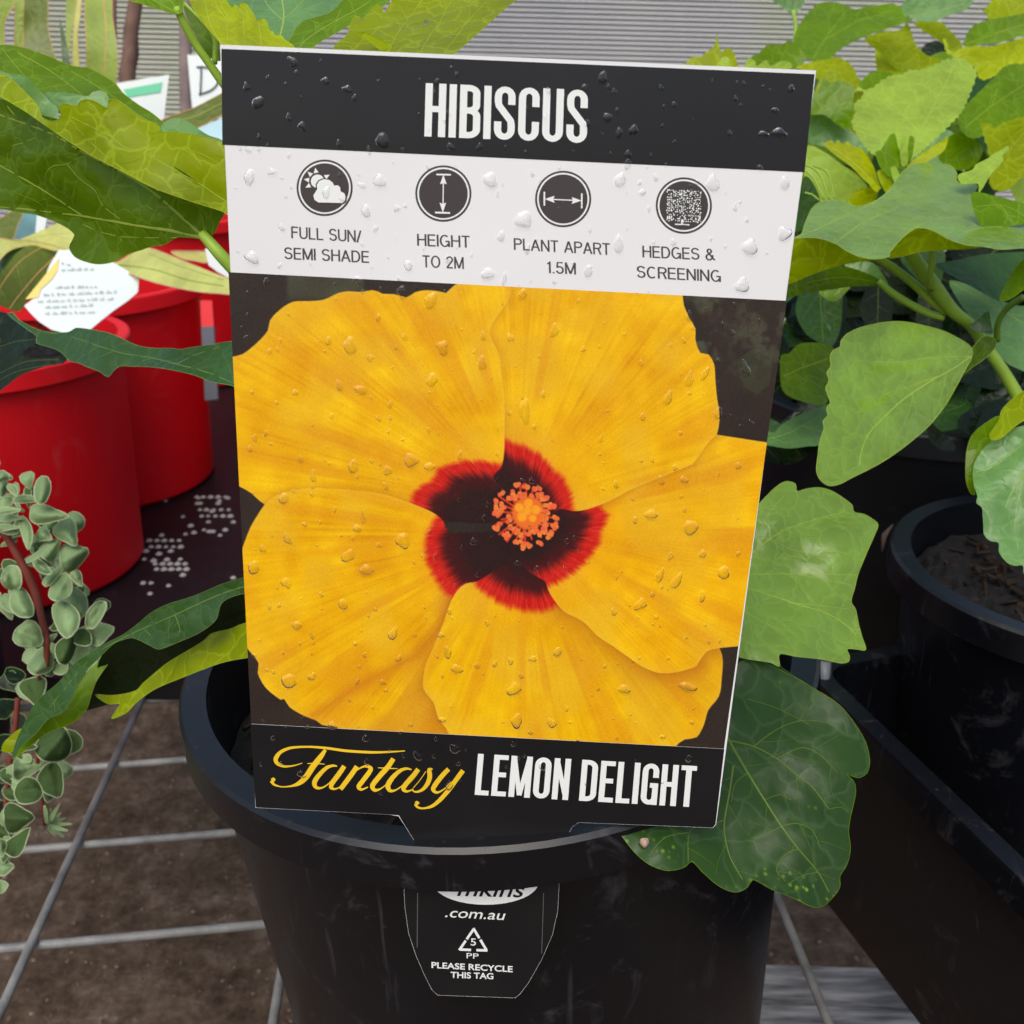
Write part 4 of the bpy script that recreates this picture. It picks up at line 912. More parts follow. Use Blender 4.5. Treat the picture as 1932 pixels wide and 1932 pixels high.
# top left petioles and leaf
leaf(HIB, 'A', [(700, -60), (735, 0), (800, 22), (900, 52), (1000, 82), (1035, 60), (1040, 0), (1040, -60)], [(240, 0, .26), (340, 0, .262), (300, 30, .258)], LM['mid'], [([(1010, 75), (900, 20), (800, -40)], 9, 5), ([(1010, 75), (980, 20), (930, -40)], 8, 5)], V_MID, LM['glow'])
stem(HIB, 'A', [(1000, 40, .262, 40), (1030, 110, .263, 46), (1100, 240, .266, 46), (1170, 340, .268, 46), (1240, 440, .27, 50), (1330, 560, .272, 50)], STEM, 'petiole')
stem(HIB, 'A', [(1045, 20, .272, 20), (1150, 130, .272, 26), (1215, 220, .272, 30), (1215, 360, .272, 30)], STEM, 'petiole')
leaf(HIB, 'A', [(1040, 40), (1110, 60), (1200, 170), (1250, 260), (1260, 340), (1190, 330), (1100, 190)], .285, LM['under'])
# behind the top edge
leaf(HIB, 'T', [(440, -80), (1180, -80), (1150, -20), (1090, 30), (1020, 75), (930, 105), (860, 135), (830, 200), (790, 260), (700, 300), (600, 260), (520, 160)], [(450, 0, .30), (640, 0, .305), (540, 60, .285)], LM['grey'], [([(740, 230), (760, 150), (770, 90), (760, 0), (740, -60)], 14, 8), ([(770, 100), (840, 40), (900, -30)], 6, 4), ([(765, 110), (690, 40), (650, -30)], 6, 4)], V_PALE, V_PALE)
leaf(HIB, 'T', [(700, 330), (790, 238), (820, 180), (870, 120), (940, 96), (1010, 76), (1060, 36), (1100, -10), (1160, -60), (1420, -60), (1350, 0), (1300, 42), (1170, 112), (1030, 192), (940, 248), (900, 330)], [(560, 60, .283), (720, 0, .287), (600, 90, .275)], LM['mid'], [([(840, 300), (865, 242), (950, 175), (1050, 115), (1180, 45), (1300, -40)], 11, 6), ([(945, 180), (940, 120)], 5, 3), ([(1050, 115), (1080, 50)], 5, 3)], V_YEL, LM['glow'])
leaf(HIB, 'T', [(250, -60), (262, 10), (300, 80), (370, 170), (430, 245), (440, 330), (860, 330), (822, 250), (800, 232), (772, 215), (752, 190), (722, 192), (705, 168), (692, 172), (682, 132), (656, 100), (640, 106), (622, 114), (606, 80), (562, 20), (535, 18), (530, 42), (506, 28), (484, 38), (455, 0), (430, -60)], [(360, 0, .262), (540, 80, .262), (430, 80, .250)], LM['yellow'],
     [([(430, 240), (370, 130), (340, 0), (330, -50)], 9, 5), ([(470, 240), (460, 120), (480, 50)], 7, 4), ([(560, 240), (550, 120), (560, 40)], 7, 4), ([(650, 250), (640, 170), (630, 120)], 6, 4), ([(470, 120), (410, 40), (390, -30)], 6, 4)], V_YEL, LM['yellow'], rimw=2, step=4, bulge=.0016)
leaf(HIB, 'T', [(1030, 330), (1045, 250), (1080, 220), (1112, 190), (1135, 122), (1156, 85), (1180, 92), (1192, 110), (1250, 42), (1280, 25), (1304, 42), (1312, 72), (1362, -5), (1390, -80), (2120, -80), (2060, -20), (1990, 32), (1900, 112), (1800, 202), (1700, 290), (1650, 340)], [(640, 60, .268), (960, 0, .275), (800, 90, .252)], LM['glow'],
     [([(1330, 290), (1400, 165), (1480, 60), (1570, -60)], 12, 8), ([(1505, 300), (1560, 200), (1620, 120), (1660, 40), (1720, -60)], 11, 7), ([(1630, 300), (1700, 210), (1760, 130), (1860, 20), (1930, -50)], 9, 6), ([(1400, 165), (1385, 110), (1320, 90)], 6, 4), ([(1440, 110), (1400, 30), (1390, -10)], 6, 4), ([(1590, 160), (1640, 190), (1690, 210)], 6, 3), ([(1650, 60), (1640, 0)], 5, 3), ([(1770, 120), (1780, 50), (1760, 0)], 6, 3), ([(1820, 60), (1900, 60)], 5, 3)], V_YEL, V_YEL, rimw=2, bulge=.0016)
leaf(HIB, 'T', [(1165, 182), (1200, 172), (1260, 195), (1320, 228), (1395, 278), (1420, 320), (1330, 300), (1240, 230)], .2545, LM['yellow'], (), None, V_YEL)
mesh_obj('leaf_hole', [at(268.3+1540*.34722+dx, 118*.34722+dy, .2527) for dx, dy in ((-4, -4), (3, -5), (5, 1), (1, 4), (-3, 2))], [(0, 1, 2, 3, 4)], plain('hole_brown', L(70, 70, 20)), HIB)
# left lower: dark lobed leaf
leaf(HIB, 'C', [(40, -35), (70, -45), (110, 0), (200, 48), (290, 70), (390, 68), (430, 45), (520, 55), (620, 75), (700, 110), (780, 145), (870, 160), (960, 160), (1020, 166), (1080, 156), (1180, 142), (1300, 122), (1380, 130), (1400, 400), (1308, 370), (1200, 350), (1100, 312), (960, 280), (850, 266), (740, 262), (680, 262), (640, 290), (612, 322), (560, 290), (500, 268), (440, 242), (392, 232), (370, 205), (330, 172), (270, 150), (205, 130), (208, 92), (150, 50)],
     [(20, 600, .350), (430, 700, .290), (200, 700, .315)], LM['dark'], [([(1400, 390), (1300, 350), (1180, 300), (1000, 250), (860, 215), (700, 190), (550, 145), (400, 95), (250, 65)], 12, 5), ([(860, 215), (780, 240), (680, 255)], 5, 3), ([(1000, 250), (1100, 200), (1250, 150)], 6, 3), ([(560, 150), (480, 200), (430, 230)], 5, 3)], V_DK, LM['grey'], bulge=.002, wave=.003)
leaf(HIB, 'C', [(-60, -60), (0, -50), (60, -30), (110, 20), (200, 85), (205, 130), (150, 165), (120, 200), (200, 215), (380, 212), (360, 245), (250, 265), (120, 312), (50, 362), (0, 400), (-60, 420)], [(0, 610, .37), (100, 680, .355), (0, 720, .36)], LM['verydark'], [([(200, 110), (100, 120), (0, 150)], 5, 3), ([(330, 225), (150, 235), (0, 300)], 6, 3), ([(300, 250), (100, 290), (-20, 350)], 5, 3)], V_DK)
# left bottom leaf pair
leaf(HIB, 'X', [(520, 1165), (458, 1177), (433, 1187), (400, 1195), (383, 1210), (360, 1224), (317, 1250), (285, 1276), (269, 1290), (258, 1302), (231, 1310), (204, 1312), (180, 1311), (204, 1328), (226, 1328), (219, 1341), (211, 1356), (238, 1345), (259, 1324), (293, 1300), (350, 1276), (420, 1250), (520, 1225)], [(200, 1330, .300), (450, 1200, .275), (330, 1240, .290)], LM['glow'], (), None, V_YEL, 2, step=4)
leaf(HIB, 'X', [(520, 1110), (455, 1122), (427, 1130), (417, 1142), (405, 1170), (377, 1196), (333, 1214), (300, 1226), (283, 1217), (253, 1206), (213, 1214), (190, 1240), (170, 1300), (150, 1340), (200, 1330), (240, 1312), (262, 1300), (285, 1276), (330, 1245), (400, 1200), (520, 1160)], [(180, 1300, .309), (450, 1150, .284), (300, 1260, .301)], LM['verydark'])  # dark sheet: shadow on the leaf's underside put into the blade colour
leaf(HIB, 'X', [(24, 1431), (51, 1413), (85, 1385), (103, 1377), (129, 1368), (150, 1354), (164, 1337), (172, 1312), (182, 1285), (210, 1240), (170, 1262), (130, 1318), (92, 1350), (60, 1380)], [(24, 1431, .3), (180, 1290, .302), (100, 1340, .301)], LM['mid'], (), None, V_YEL, 1.6)
leaf(HIB, 'X', [(3, 1416), (6, 1402), (20, 1388), (37, 1375), (50, 1378), (34, 1410), (20, 1420)], .3025, LM['glow'])
leaf(HIB, 'X', [(520, 1068), (455, 1091), (417, 1103), (367, 1124), (317, 1140), (287, 1155), (260, 1177), (233, 1197), (200, 1214), (167, 1234), (143, 1250), (110, 1288), (68, 1325), (45, 1368), (30, 1400), (23, 1432), (45, 1404), (68, 1384), (92, 1356), (118, 1344), (136, 1320), (148, 1290), (166, 1262), (180, 1248), (213, 1216), (235, 1206), (253, 1204), (283, 1218), (300, 1225), (333, 1213), (377, 1193), (407, 1170), (416, 1142), (427, 1131), (455, 1121), (520, 1112)],
     [(24, 1431, .297), (450, 1100, .268), (250, 1210, .282)], LM['dark'], [([(520, 1090), (420, 1120), (320, 1165), (240, 1200), (180, 1235), (130, 1290), (90, 1340)], 4, 2), ([(330, 1160), (340, 1190), (330, 1205)], 2.5, 1.5), ([(270, 1185), (285, 1200)], 2, 1)], V_DK, V_MID, 1.6, step=4, wave=.001)
# right middle lobed leaf
leaf(HIB, 'D', [(240, 1100), (400, 1060), (470, 1000), (510, 960), (560, 922), (600, 913), (640, 930), (647, 968), (700, 955), (770, 948), (840, 965), (910, 1008), (960, 1048), (970, 1086), (1030, 1100), (1080, 1130), (1107, 1160), (1080, 1232), (1050, 1300), (1012, 1390), (990, 1450), (975, 1515), (955, 1592), (980, 1640), (996, 1720), (1015, 1790), (1037, 1866), (985, 1864), (932, 1863), (945, 1900), (940, 1932), (900, 1943), (780, 1920), (640, 1905), (550, 1892), (548, 1960), (500, 1940), (300, 1900), (220, 1800)],
     [(1420, 950, .315), (1650, 1000, .318), (1550, 1240, .288)], LM['gloss'],
     [([(240, 1440), (400, 1440), (700, 1438), (985, 1443)], 9, 5), ([(300, 1500), (500, 1560), (650, 1610), (800, 1655), (900, 1710), (980, 1780)], 13, 6), ([(300, 1400), (480, 1250), (600, 1180), (780, 1120), (900, 1090)], 8, 4), ([(300, 1620), (420, 1690), (560, 1760)], 8, 4), ([(650, 1440), (800, 1470), (960, 1500)], 6, 3), ([(600, 1600), (800, 1620), (960, 1640)], 6, 3), ([(500, 1240), (620, 1300), (780, 1330)], 4, 3), ([(420, 1260), (470, 1120), (580, 990)], 6, 3)], V_MID, V_MID, 1.3, step=4, bulge=.0016, wave=.003, beads=14)
# lower right big dark leaf over the rim
leaf(HIB, 'F', [(60, 250), (300, -40), (430, -90), (560, -40), (640, 0), (700, 30), (780, 80), (850, 120), (910, 165), (960, 220), (1010, 290), (1045, 350), (1067, 410), (1076, 480), (1062, 540), (1020, 566), (985, 560), (945, 542), (990, 590), (999, 650), (985, 720), (967, 800), (960, 870), (969, 940), (965, 1000), (945, 1060), (912, 1112), (912, 1170), (880, 1222), (840, 1262), (800, 1286), (740, 1276), (680, 1246), (610, 1216), (540, 1190), (470, 1150), (428, 1132), (400, 1172), (350, 1200), (300, 1196), (230, 1160), (150, 1090), (90, 1030), (55, 1060), (0, 1078), (-60, 1080), (-150, 1045), (-240, 965), (-320, 840), (-250, 780), (0, 700)],
     [(1170, 1580, .2566), (1600, 1690, .262), (1500, 1300, .285)], LM['deep'],
     [([(230, 240), (290, 350), (400, 540), (480, 670), (590, 840), (680, 960), (790, 1090), (850, 1200)], 26, 7), ([(300, 362), (430, 392), (560, 460), (660, 540), (760, 620), (850, 740)], 14, 6), ([(320, 500), (300, 640), (275, 780), (270, 860), (300, 1000), (370, 1130)], 16, 6), ([(590, 835), (520, 870), (420, 900)], 7, 3), ([(600, 830), (680, 820), (760, 860), (800, 950)], 7, 3), ([(430, 395), (560, 300), (700, 250), (850, 260)], 8, 3), ([(560, 460), (700, 400), (800, 440), (900, 540)], 7, 3), ([(850, 740), (920, 730), (960, 760)], 6, 3), ([(275, 800), (180, 830), (80, 860), (70, 1030)], 8, 4), ([(70, 870), (-60, 900), (-150, 1000)], 8, 4), ([(490, 690), (580, 660), (640, 690)], 6, 3), ([(680, 960), (600, 1000), (560, 1080), (610, 1140)], 7, 3), ([(790, 1090), (700, 1110), (620, 1160)], 7, 3), ([(400, 540), (330, 600), (310, 700)], 5, 3), ([(400, 130), (560, 180), (740, 270)], 6, 3)], V_MID, LM['mid'], 1.8, bulge=.0009, wave=.0016, g=6, beads=6)
stem(HIB, 'F', [(240, 250, .270, 26), (120, 100, .29, 26), (-100, -100, .31, 24)], STEM, 'petiole')
# leaf tip behind, lower right top piece
leaf(HIB, 'D', [(300, 1760), (420, 1800), (520, 1900), (560, 1960), (650, 2050), (400, 2100)], .296, LM['dark'])

# branches hidden behind the label, joining every leaf stalk to the trunk, and leaves along them
tk = [np.array((RC[0]+.012, RC[1]-.01, RC[2]+.03)), np.array((RC[0]-.01, RC[1]-.015, RC[2]+.10)), np.array((RC[0]-.02, RC[1]-.018, RC[2]+.112))]
for k_, e in [(2, at(443, 510, .288)), (2, at(443, 190, .272)), (2, at(560, 125, .284)), (2, at(760, 135, .272)), (1, at(520, 810, .285)), (0, at(530, 1120, .288)), (0, at(530, 1195, .286)), (1, at(1370, 1160, .305)), (0, at(1241, 1241, .31))]:
    a_ = tk[k_]; m_ = (a_+e)/2+np.array([0, .004, -.014 if e[2] > a_[2] else .006]); tube('branch', [a_, (a_+m_)/2, m_, (m_+e)/2, e], [.003, .0026, .0022, .002, .0018], STEM, HIB)
rq = np.random.RandomState(9)
for i in range(9):
    x, y = rq.uniform(640, 1240), rq.uniform(330, 1000); n_ = 14; pts_ = []
    an0 = rq.uniform(0, 6.28); R0 = rq.uniform(90, 140)
    for j in range(n_):
        a_ = 2*math.pi*j/n_; r_ = R0*(.75+.25*math.cos(3*a_)); pts_.append((x+r_*math.cos(a_+an0), y+r_*.8*math.sin(a_+an0)))
    d_ = rq.uniform(.31, .35); leaf(HIB, 'X', pts_, [(x, y, d_), (x+100, y, d_+rq.uniform(-.012, .012)), (x, y+100, d_-.010)], LM[rq.choice(['mid', 'glow', 'gloss'])], [([(x, y+60), (x, y-70)], 3.4, 1.4)], V_MID, V_YEL)

# ================================================================ right-hand hibiscus
HR = thing('hibiscus_plant', (.236, .392, CAM[2]-.21), 'branching hibiscus in the small right-hand pot with a hanging glossy leaf', 'plant', 'hibiscus plants')
stem(HR, 'D', [(1960, 560, .415, 70), (1890, 420, .415, 70), (1800, 270, .413, 66), (1700, 130, .411, 66), (1630, 30, .408, 66), (1530, -50, .405, 74), (1430, -180, .40, 84), (1330, -320, .395, 78), (1250, -440, .39, 66)], STEM, 'stem')
stem(HR, 'B', [(1500, 1770, .407, 44), (1420, 1710, .406, 54), (1300, 1600, .403, 50), (1180, 1510, .400, 50), (1080, 1450, .398, 44)], STEM, 'branch')
stem(HR, 'B', [(1480, 1800, .409, 40), (1380, 1770, .410, 44), (1250, 1700, .411, 42), (1160, 1640, .412, 40), (1110, 1590, .412, 34)], STEM, 'branch')
stem(HR, 'B', [(1410, 1640, .396, 34), (1405, 1560, .39, 32), (1415, 1400, .385, 32)], STEM, 'petiole')
stem(HR, 'B', [(1780, 1930, .405, 34), (1785, 1830, .40, 34), (1840, 1740, .395, 36), (1932, 1680, .39, 40)], STEMD, 'petiole')
leaf(HR, 'D', [(1640, 175), (1620, 140), (1540, 92), (1470, 60), (1380, 35), (1290, 15), (1200, 8), (1100, 20), (1000, 45), (930, 80), (895, 120), (892, 150), (850, 175), (834, 215), (840, 258), (816, 300), (828, 340), (810, 385), (823, 430), (835, 468), (815, 500), (822, 540), (795, 572), (800, 612), (775, 690), (765, 770), (757, 850), (775, 900), (820, 936), (880, 932), (960, 892), (1080, 832), (1180, 772), (1300, 682), (1400, 592), (1480, 492), (1540, 392), (1600, 280), (1635, 215)],
     [(1600, 620, .350), (1850, 660, .385), (1580, 880, .335)], LM['gloss'], [([(1630, 205), (1540, 270), (1400, 350), (1250, 450), (1130, 560), (1050, 650), (1010, 750), (1000, 830)], 15, 6), ([(1620, 205), (1400, 215), (1200, 240), (1080, 235)], 7, 3), ([(1500, 300), (1300, 370), (1100, 430), (980, 450)], 7, 3)], V_MID, V_YEL, 2, bulge=.003, step=4, bend=([(1640, 190), (1250, 450), (1050, 650), (990, 860)], .00005, 120), wave=.004, wl=140, beads=12)
leaf(HR, 'D', [(1590, 300), (1610, 230), (1640, 160), (1690, 100), (1730, 90), (1770, 112), (1772, 150), (1720, 210), (1650, 260)], [(1830, 640, .380), (1870, 640, .39), (1840, 690, .384)], LM['under'], (), None, V_YEL, 2)
leaf(HR, 'B', [(560, 1360), (665, 1330), (690, 1270), (730, 1182), (780, 1142), (860, 1130), (930, 1145), (980, 1168), (1060, 1150), (1130, 1110), (1180, 1060), (1230, 990), (1280, 942), (1340, 925), (1450, 925), (1520, 940), (1552, 980), (1550, 1020), (1580, 1040), (1650, 1030), (1672, 1055), (1652, 1092), (1700, 1105), (1780, 1115), (1850, 1130), (1932, 1155), (2060, 1200), (2060, 1410), (1932, 1405), (1800, 1412), (1700, 1396), (1600, 1386), (1500, 1352), (1430, 1312), (1350, 1290), (1290, 1305), (1230, 1360), (1172, 1430), (1170, 1452), (1100, 1466), (1010, 1456), (930, 1422), (870, 1382), (800, 1356), (740, 1345), (665, 1348)],
     [(1510, 420, .365), (1850, 420, .375), (1700, 330, .415)], LM['gloss'], [([(640, 1345), (760, 1300), (900, 1230), (1060, 1160), (1160, 1090), (1280, 1000)], 12, 6), ([(870, 1375), (950, 1310), (1040, 1250), (1160, 1200), (1300, 1130), (1420, 1080)], 11, 5), ([(1180, 1420), (1250, 1340), (1400, 1250), (1650, 1220), (1930, 1200)], 6, 4), ([(1500, 1340), (1700, 1290), (1930, 1280)], 8, 5), ([(1380, 1110), (1480, 1090), (1600, 1060)], 5, 3)], V_PALE, V_YEL, 1.6, bulge=.003, wave=.005, wl=120, beads=12)
leaf(HR, 'B', [(560, 1360), (640, 1350), (740, 1340), (770, 1355), (800, 1355), (860, 1375), (930, 1422), (1010, 1458), (1100, 1468), (1000, 1480), (900, 1500), (780, 1535), (700, 1565), (620, 1600), (560, 1600)], [(1500, 450, .366), (1640, 490, .364), (1550, 510, .372)], LM['glow'], [([(600, 1490), (700, 1470), (800, 1450), (950, 1455)], 6, 3), ([(750, 1350), (760, 1420), (740, 1460)], 5, 3), ([(820, 1370), (830, 1450)], 5, 3), ([(830, 1395), (900, 1405), (960, 1440)], 5, 3)], V_YEL, V_YEL, 2)
leaf(HR, 'B', [(1165, 1462), (1172, 1430), (1230, 1358), (1290, 1303), (1350, 1288), (1430, 1310), (1500, 1350), (1600, 1385), (1700, 1396), (1600, 1410), (1480, 1415), (1350, 1425), (1250, 1450)], [(1700, 430, .368), (1850, 460, .376), (1720, 480, .374)], LM['glow'], [([(1200, 1440), (1280, 1380), (1330, 1330)], 5, 3)], V_YEL, V_YEL, 1.6)
leaf(HR, 'B', [(1640, 1090), (1780, 1112), (1932, 1150), (2060, 1180), (2060, 1290), (1932, 1270), (1800, 1290), (1700, 1290), (1650, 1200)], [(1850, 370, .372), (1930, 390, .374), (1860, 430, .368)], LM['mid'], [([(1660, 1170), (1800, 1160), (1900, 1200), (1960, 1250)], 6, 4), ([(1800, 1160), (1840, 1220), (1820, 1270)], 5, 3)], V_MID, None)
leaf(HR, 'B', [(560, 1640), (640, 1590), (740, 1545), (850, 1505), (950, 1515), (1050, 1550), (1115, 1585), (1105, 1615), (1000, 1620), (850, 1635), (700, 1660), (560, 1690)], [(1500, 530, .395), (1650, 530, .415), (1560, 560, .40)], LM['under'], [([(1100, 1600), (900, 1570), (700, 1600)], 6, 3)], V_MID)
leaf(HR, 'B', [(770, 1650), (850, 1640), (950, 1618), (930, 1650), (880, 1700), (850, 1708), (800, 1685)], .42, LM['gloss'])
leaf(HR, 'B', [(900, 1490), (1000, 1480), (1080, 1490), (1150, 1580), (1160, 1620), (1050, 1570)], .42, LM['grey'])
leaf(HR, 'D', [(2060, 590), (1932, 598), (1850, 620), (1780, 660), (1710, 720), (1655, 800), (1642, 870), (1650, 940), (1668, 1000), (1662, 1035), (1692, 1060), (1698, 1110), (1702, 1170), (1706, 1215), (1740, 1250), (1788, 1262), (1790, 1312), (1832, 1370), (1880, 1392), (1925, 1390), (1935, 1440), (2060, 1480)],
     [(1850, 850, .350), (1930, 850, .345), (1900, 1050, .335)], LM['grey'], [([(2000, 800), (1932, 860), (1850, 1000), (1830, 1060)], 8, 4), ([(1660, 860), (1760, 830), (1932, 700)], 6, 3), ([(1932, 860), (1880, 1150), (1900, 1300)], 7, 3)], V_MID, None, step=4, bulge=.002)
leaf(HR, 'D', [(1800, 545), (1720, 580), (1640, 650), (1610, 730), (1602, 820), (1606, 920), (1632, 985), (1655, 992), (1645, 880), (1665, 790), (1740, 700), (1810, 640)], .357, LM['mid'], (), None, V_MID)
leaf(HR, 'D', [(2000, 380), (1932, 402), (1860, 452), (1805, 512), (1790, 570), (1755, 620), (1738, 645), (1748, 680), (1800, 670), (1870, 612), (1932, 570), (2000, 560)], .345, LM['glow'], (), None, V_YEL)
leaf(HR, 'B', [(1430, 1500), (1560, 1470), (1700, 1440), (1932, 1425), (2060, 1430), (2060, 1560), (1932, 1560), (1870, 1650), (1830, 1690), (1790, 1705), (1700, 1660), (1560, 1580)], [(1780, 490, .43), (1930, 480, .44), (1880, 560, .42)], LM['dark'], [([(1440, 1505), (1600, 1560), (1760, 1690)], 6, 3)], V_DK)
leaf(HR, 'B', [(1795, 1700), (1830, 1610), (1870, 1540), (1932, 1470), (2060, 1450), (2060, 1600), (1932, 1640), (1860, 1690)], [(1890, 560, .378), (1930, 500, .376), (1930, 560, .372)], LM['mid'], (), None, V_YEL, 1.6)
leaf(HR, 'B', [(1510, 1590), (1640, 1620), (1800, 1700), (1900, 1730), (2060, 1760), (2060, 2100), (1880, 2080), (1760, 1980), (1650, 1830), (1560, 1700)], [(1800, 540, .455), (1930, 560, .46), (1880, 640, .44)], LM['grey'], [([(1520, 1600), (1700, 1700), (1932, 1830)], 7, 4), ([(1600, 1650), (1800, 1760), (1932, 1790)], 5, 3)], V_MID)
leaf(HR, 'B', [(1730, 1760), (1745, 1830), (1755, 1890), (1690, 1880), (1620, 1850), (1680, 1800)], .40, LM['dark'])
leaf(HR, 'D', [(1380, 560), (1450, 620), (1530, 690), (1540, 740), (1450, 730), (1390, 660)], .47, LM['verydark'])
# growing tip with buds
HT = HR
for pts, mt in [([(1090, 860), (1120, 850), (1170, 770), (1200, 755), (1220, 830), (1240, 900), (1180, 1000), (1120, 950)], 'mid'), ([(1230, 800), (1260, 770), (1275, 850), (1270, 930), (1240, 940)], 'pale'), ([(1285, 770), (1310, 780), (1305, 860), (1285, 920), (1272, 880)], 'mid'), ([(1270, 940), (1380, 850), (1480, 790), (1505, 770), (1480, 850), (1400, 905), (1320, 945)], 'yellow'),
                ([(1100, 980), (1130, 960), (1170, 1010), (1190, 1080), (1150, 1090)], 'glow'), ([(1180, 950), (1200, 940), (1230, 1000), (1220, 1050), (1190, 1010)], 'pale'), ([(1040, 1000), (1060, 1000), (1110, 1060), (1100, 1090), (1060, 1050)], 'yellow')]:
    leaf(HT, 'B', pts, .425, LM[mt], (), None, V_YEL if mt != 'mid' else None, 1.2, step=4)
leaf(HT, 'B', [(1560, 990), (1640, 960), (1660, 930), (1720, 900), (1780, 860), (1842, 825), (1845, 850), (1810, 880), (1815, 910), (1750, 980), (1680, 1090), (1670, 1040), (1580, 1040)], [(1820, 330, .405), (1900, 280, .42), (1850, 350, .40)], LM['pale'], [([(1600, 1030), (1720, 960), (1830, 840)], 6, 3)], V_YEL, None, step=4)
leaf(HT, 'B', [(780, 800), (800, 812), (840, 792), (860, 815), (880, 792), (905, 815), (935, 800), (960, 825), (1000, 835), (1040, 870), (1080, 940), (1100, 1000), (1120, 1070), (1040, 1030), (960, 950), (880, 890), (830, 850)], [(1560, 280, .44), (1640, 330, .43), (1580, 320, .43)], LM['yellow'], [([(800, 812), (900, 870), (1000, 950), (1100, 1050)], 7, 4)], V_YEL, None, step=3)
leaf(HT, 'B', [(935, 1135), (960, 1095), (1000, 1072), (1040, 1062), (1090, 1068), (1102, 1100), (1080, 1140), (1030, 1165), (980, 1168)], .43, LM['glow'], (), None, V_YEL, teeth=2, tlen=8, step=3)
for i, (a_, b_, c_) in enumerate([((690, 930), (770, 980), (830, 1130)), ((735, 935), (820, 980), (862, 1130)), ((685, 960), (740, 1010), (800, 1130)), ((690, 1090), (730, 1100), (780, 1140))]):
    stem(HT, 'B', [(a_[0], a_[1], .425, 9), (b_[0], b_[1], .425, 11), (c_[0], c_[1], .425, 10)], STEM, 'bud_strand')
# pale serrated leaf
leaf(HT, 'B', [(1540, 330), (1480, 342), (1440, 362), (1400, 380), (1330, 400), (1290, 395), (1240, 420), (1180, 430), (1140, 448), (1110, 470), (1070, 500), (1030, 510), (1015, 550), (970, 588), (978, 640), (957, 690), (980, 750), (1010, 800), (1050, 850), (1100, 885), (1180, 905), (1290, 900), (1370, 840), (1500, 720), (1580, 630), (1630, 520), (1662, 420), (1640, 375), (1590, 335)],
     [(1620, 230, .455), (1820, 160, .48), (1700, 280, .44)], LM['pale'], [([(1300, 890), (1330, 780), (1400, 640), (1500, 450), (1540, 350)], 10, 5), ([(1340, 760), (1250, 650), (1150, 560)], 6, 3), ([(1400, 640), (1500, 560), (1620, 470)], 6, 3), ([(1340, 780), (1460, 700), (1580, 600)], 6, 3)], V_YEL, None, teeth=4, tlen=12, step=3, bulge=.003)

# ================================================================ shrubs farther back on the right
HB = thing('hibiscus_plant', (.45, .80, BENCH), 'bushy bright green hibiscus at the top right, behind the others', 'plant', 'hibiscus plants')
def B(pts, d, mt, veins=(), **k): return leaf(HB, 'B', pts, d, LM[mt], veins, k.pop('vm', V_MID), k.pop('rim', None), **k)
B([(630, 240), (640, 180), (680, 110), (730, 50), (780, 15), (880, 15), (970, 50), (1060, 35), (1190, 20), (1240, 50), (1270, 100), (1310, 110), (1200, 150), (1080, 190), (960, 240), (880, 290), (820, 340), (720, 342), (660, 280)], [(1500, 50, .60), (1720, 30, .62), (1560, 110, .58)], 'mid', [([(740, 330), (820, 200), (930, 60)], 8, 4), ([(800, 230), (1000, 120), (1200, 60)], 7, 4)], bulge=.003)
B([(1030, 220), (1120, 182), (1230, 168), (1270, 130), (1290, 170), (1320, 250), (1380, 310), (1480, 345), (1400, 392), (1230, 402), (1150, 330), (1080, 270)], .64, 'glow', [([(1060, 230), (1200, 280), (1350, 360)], 6, 3)])
B([(1235, 50), (1290, -20), (1640, -20), (1612, 50), (1500, 92), (1420, 122), (1310, 112)], .63, 'grey', [([(1290, 90), (1450, 60), (1600, 20)], 6, 3)])
B([(1670, 40), (1700, 60), (1750, 0), (1780, -40), (2050, -40), (2050, 90), (1932, 102), (1800, 130), (1740, 125), (1720, 80)], .66, 'glow', teeth=3)
B([(1310, 130), (1450, 120), (1520, 180), (1580, 250), (1580, 330), (1480, 250), (1400, 200)], .65, 'glow')
B([(1585, 250), (1630, 160), (1700, 120), (1800, 100), (1932, 78), (2050, 60), (2050, 180), (1932, 200), (1800, 240), (1700, 252), (1600, 272)], .60, 'mid', [([(1600, 250), (1800, 180), (2000, 120)], 7, 4)])
B([(1480, 215), (1520, 292), (1580, 272), (1650, 262), (1750, 262), (1820, 242), (1900, 222), (2050, 180), (2050, 300), (1932, 335), (1850, 380), (1700, 452), (1640, 372), (1550, 330), (1490, 290)], .58, 'yellow', [([(1500, 300), (1700, 340), (1932, 260)], 6, 3)], teeth=3, step=4)
B([(1555, 650), (1600, 600), (1700, 500), (1760, 442), (1830, 372), (1932, 360), (2050, 350), (2050, 700), (1932, 705), (1800, 722), (1650, 785), (1580, 740)], [(1820, 240, .53), (1930, 140, .56), (1930, 240, .54)], 'mid', [([(1600, 720), (1750, 600), (1932, 480)], 8, 4), ([(1750, 600), (1780, 500)], 5, 3)], teeth=2)
B([(1690, 700), (1780, 722), (1800, 700), (1932, 660), (2050, 650), (2050, 1000), (1932, 1000), (1880, 1040), (1820, 1082), (1740, 1050), (1740, 900)], .52, 'glow', [([(1750, 1000), (1850, 850), (1932, 750)], 7, 4)], teeth=4, tlen=12)
B([(700, 500), (760, 520), (800, 440), (830, 470), (880, 455), (930, 470), (972, 490), (962, 600), (962, 700), (930, 735), (870, 700), (800, 650), (700, 640)], .55, 'mid', [([(760, 640), (850, 560), (900, 480)], 6, 3)])
B([(1000, 480), (1060, 412), (1130, 405), (1200, 420), (1180, 480), (1060, 520)], .58, 'mid')
B([(700, 650), (760, 645), (850, 650), (950, 740), (1020, 800), (1060, 860), (1000, 870), (800, 830), (700, 790)], .56, 'grey')
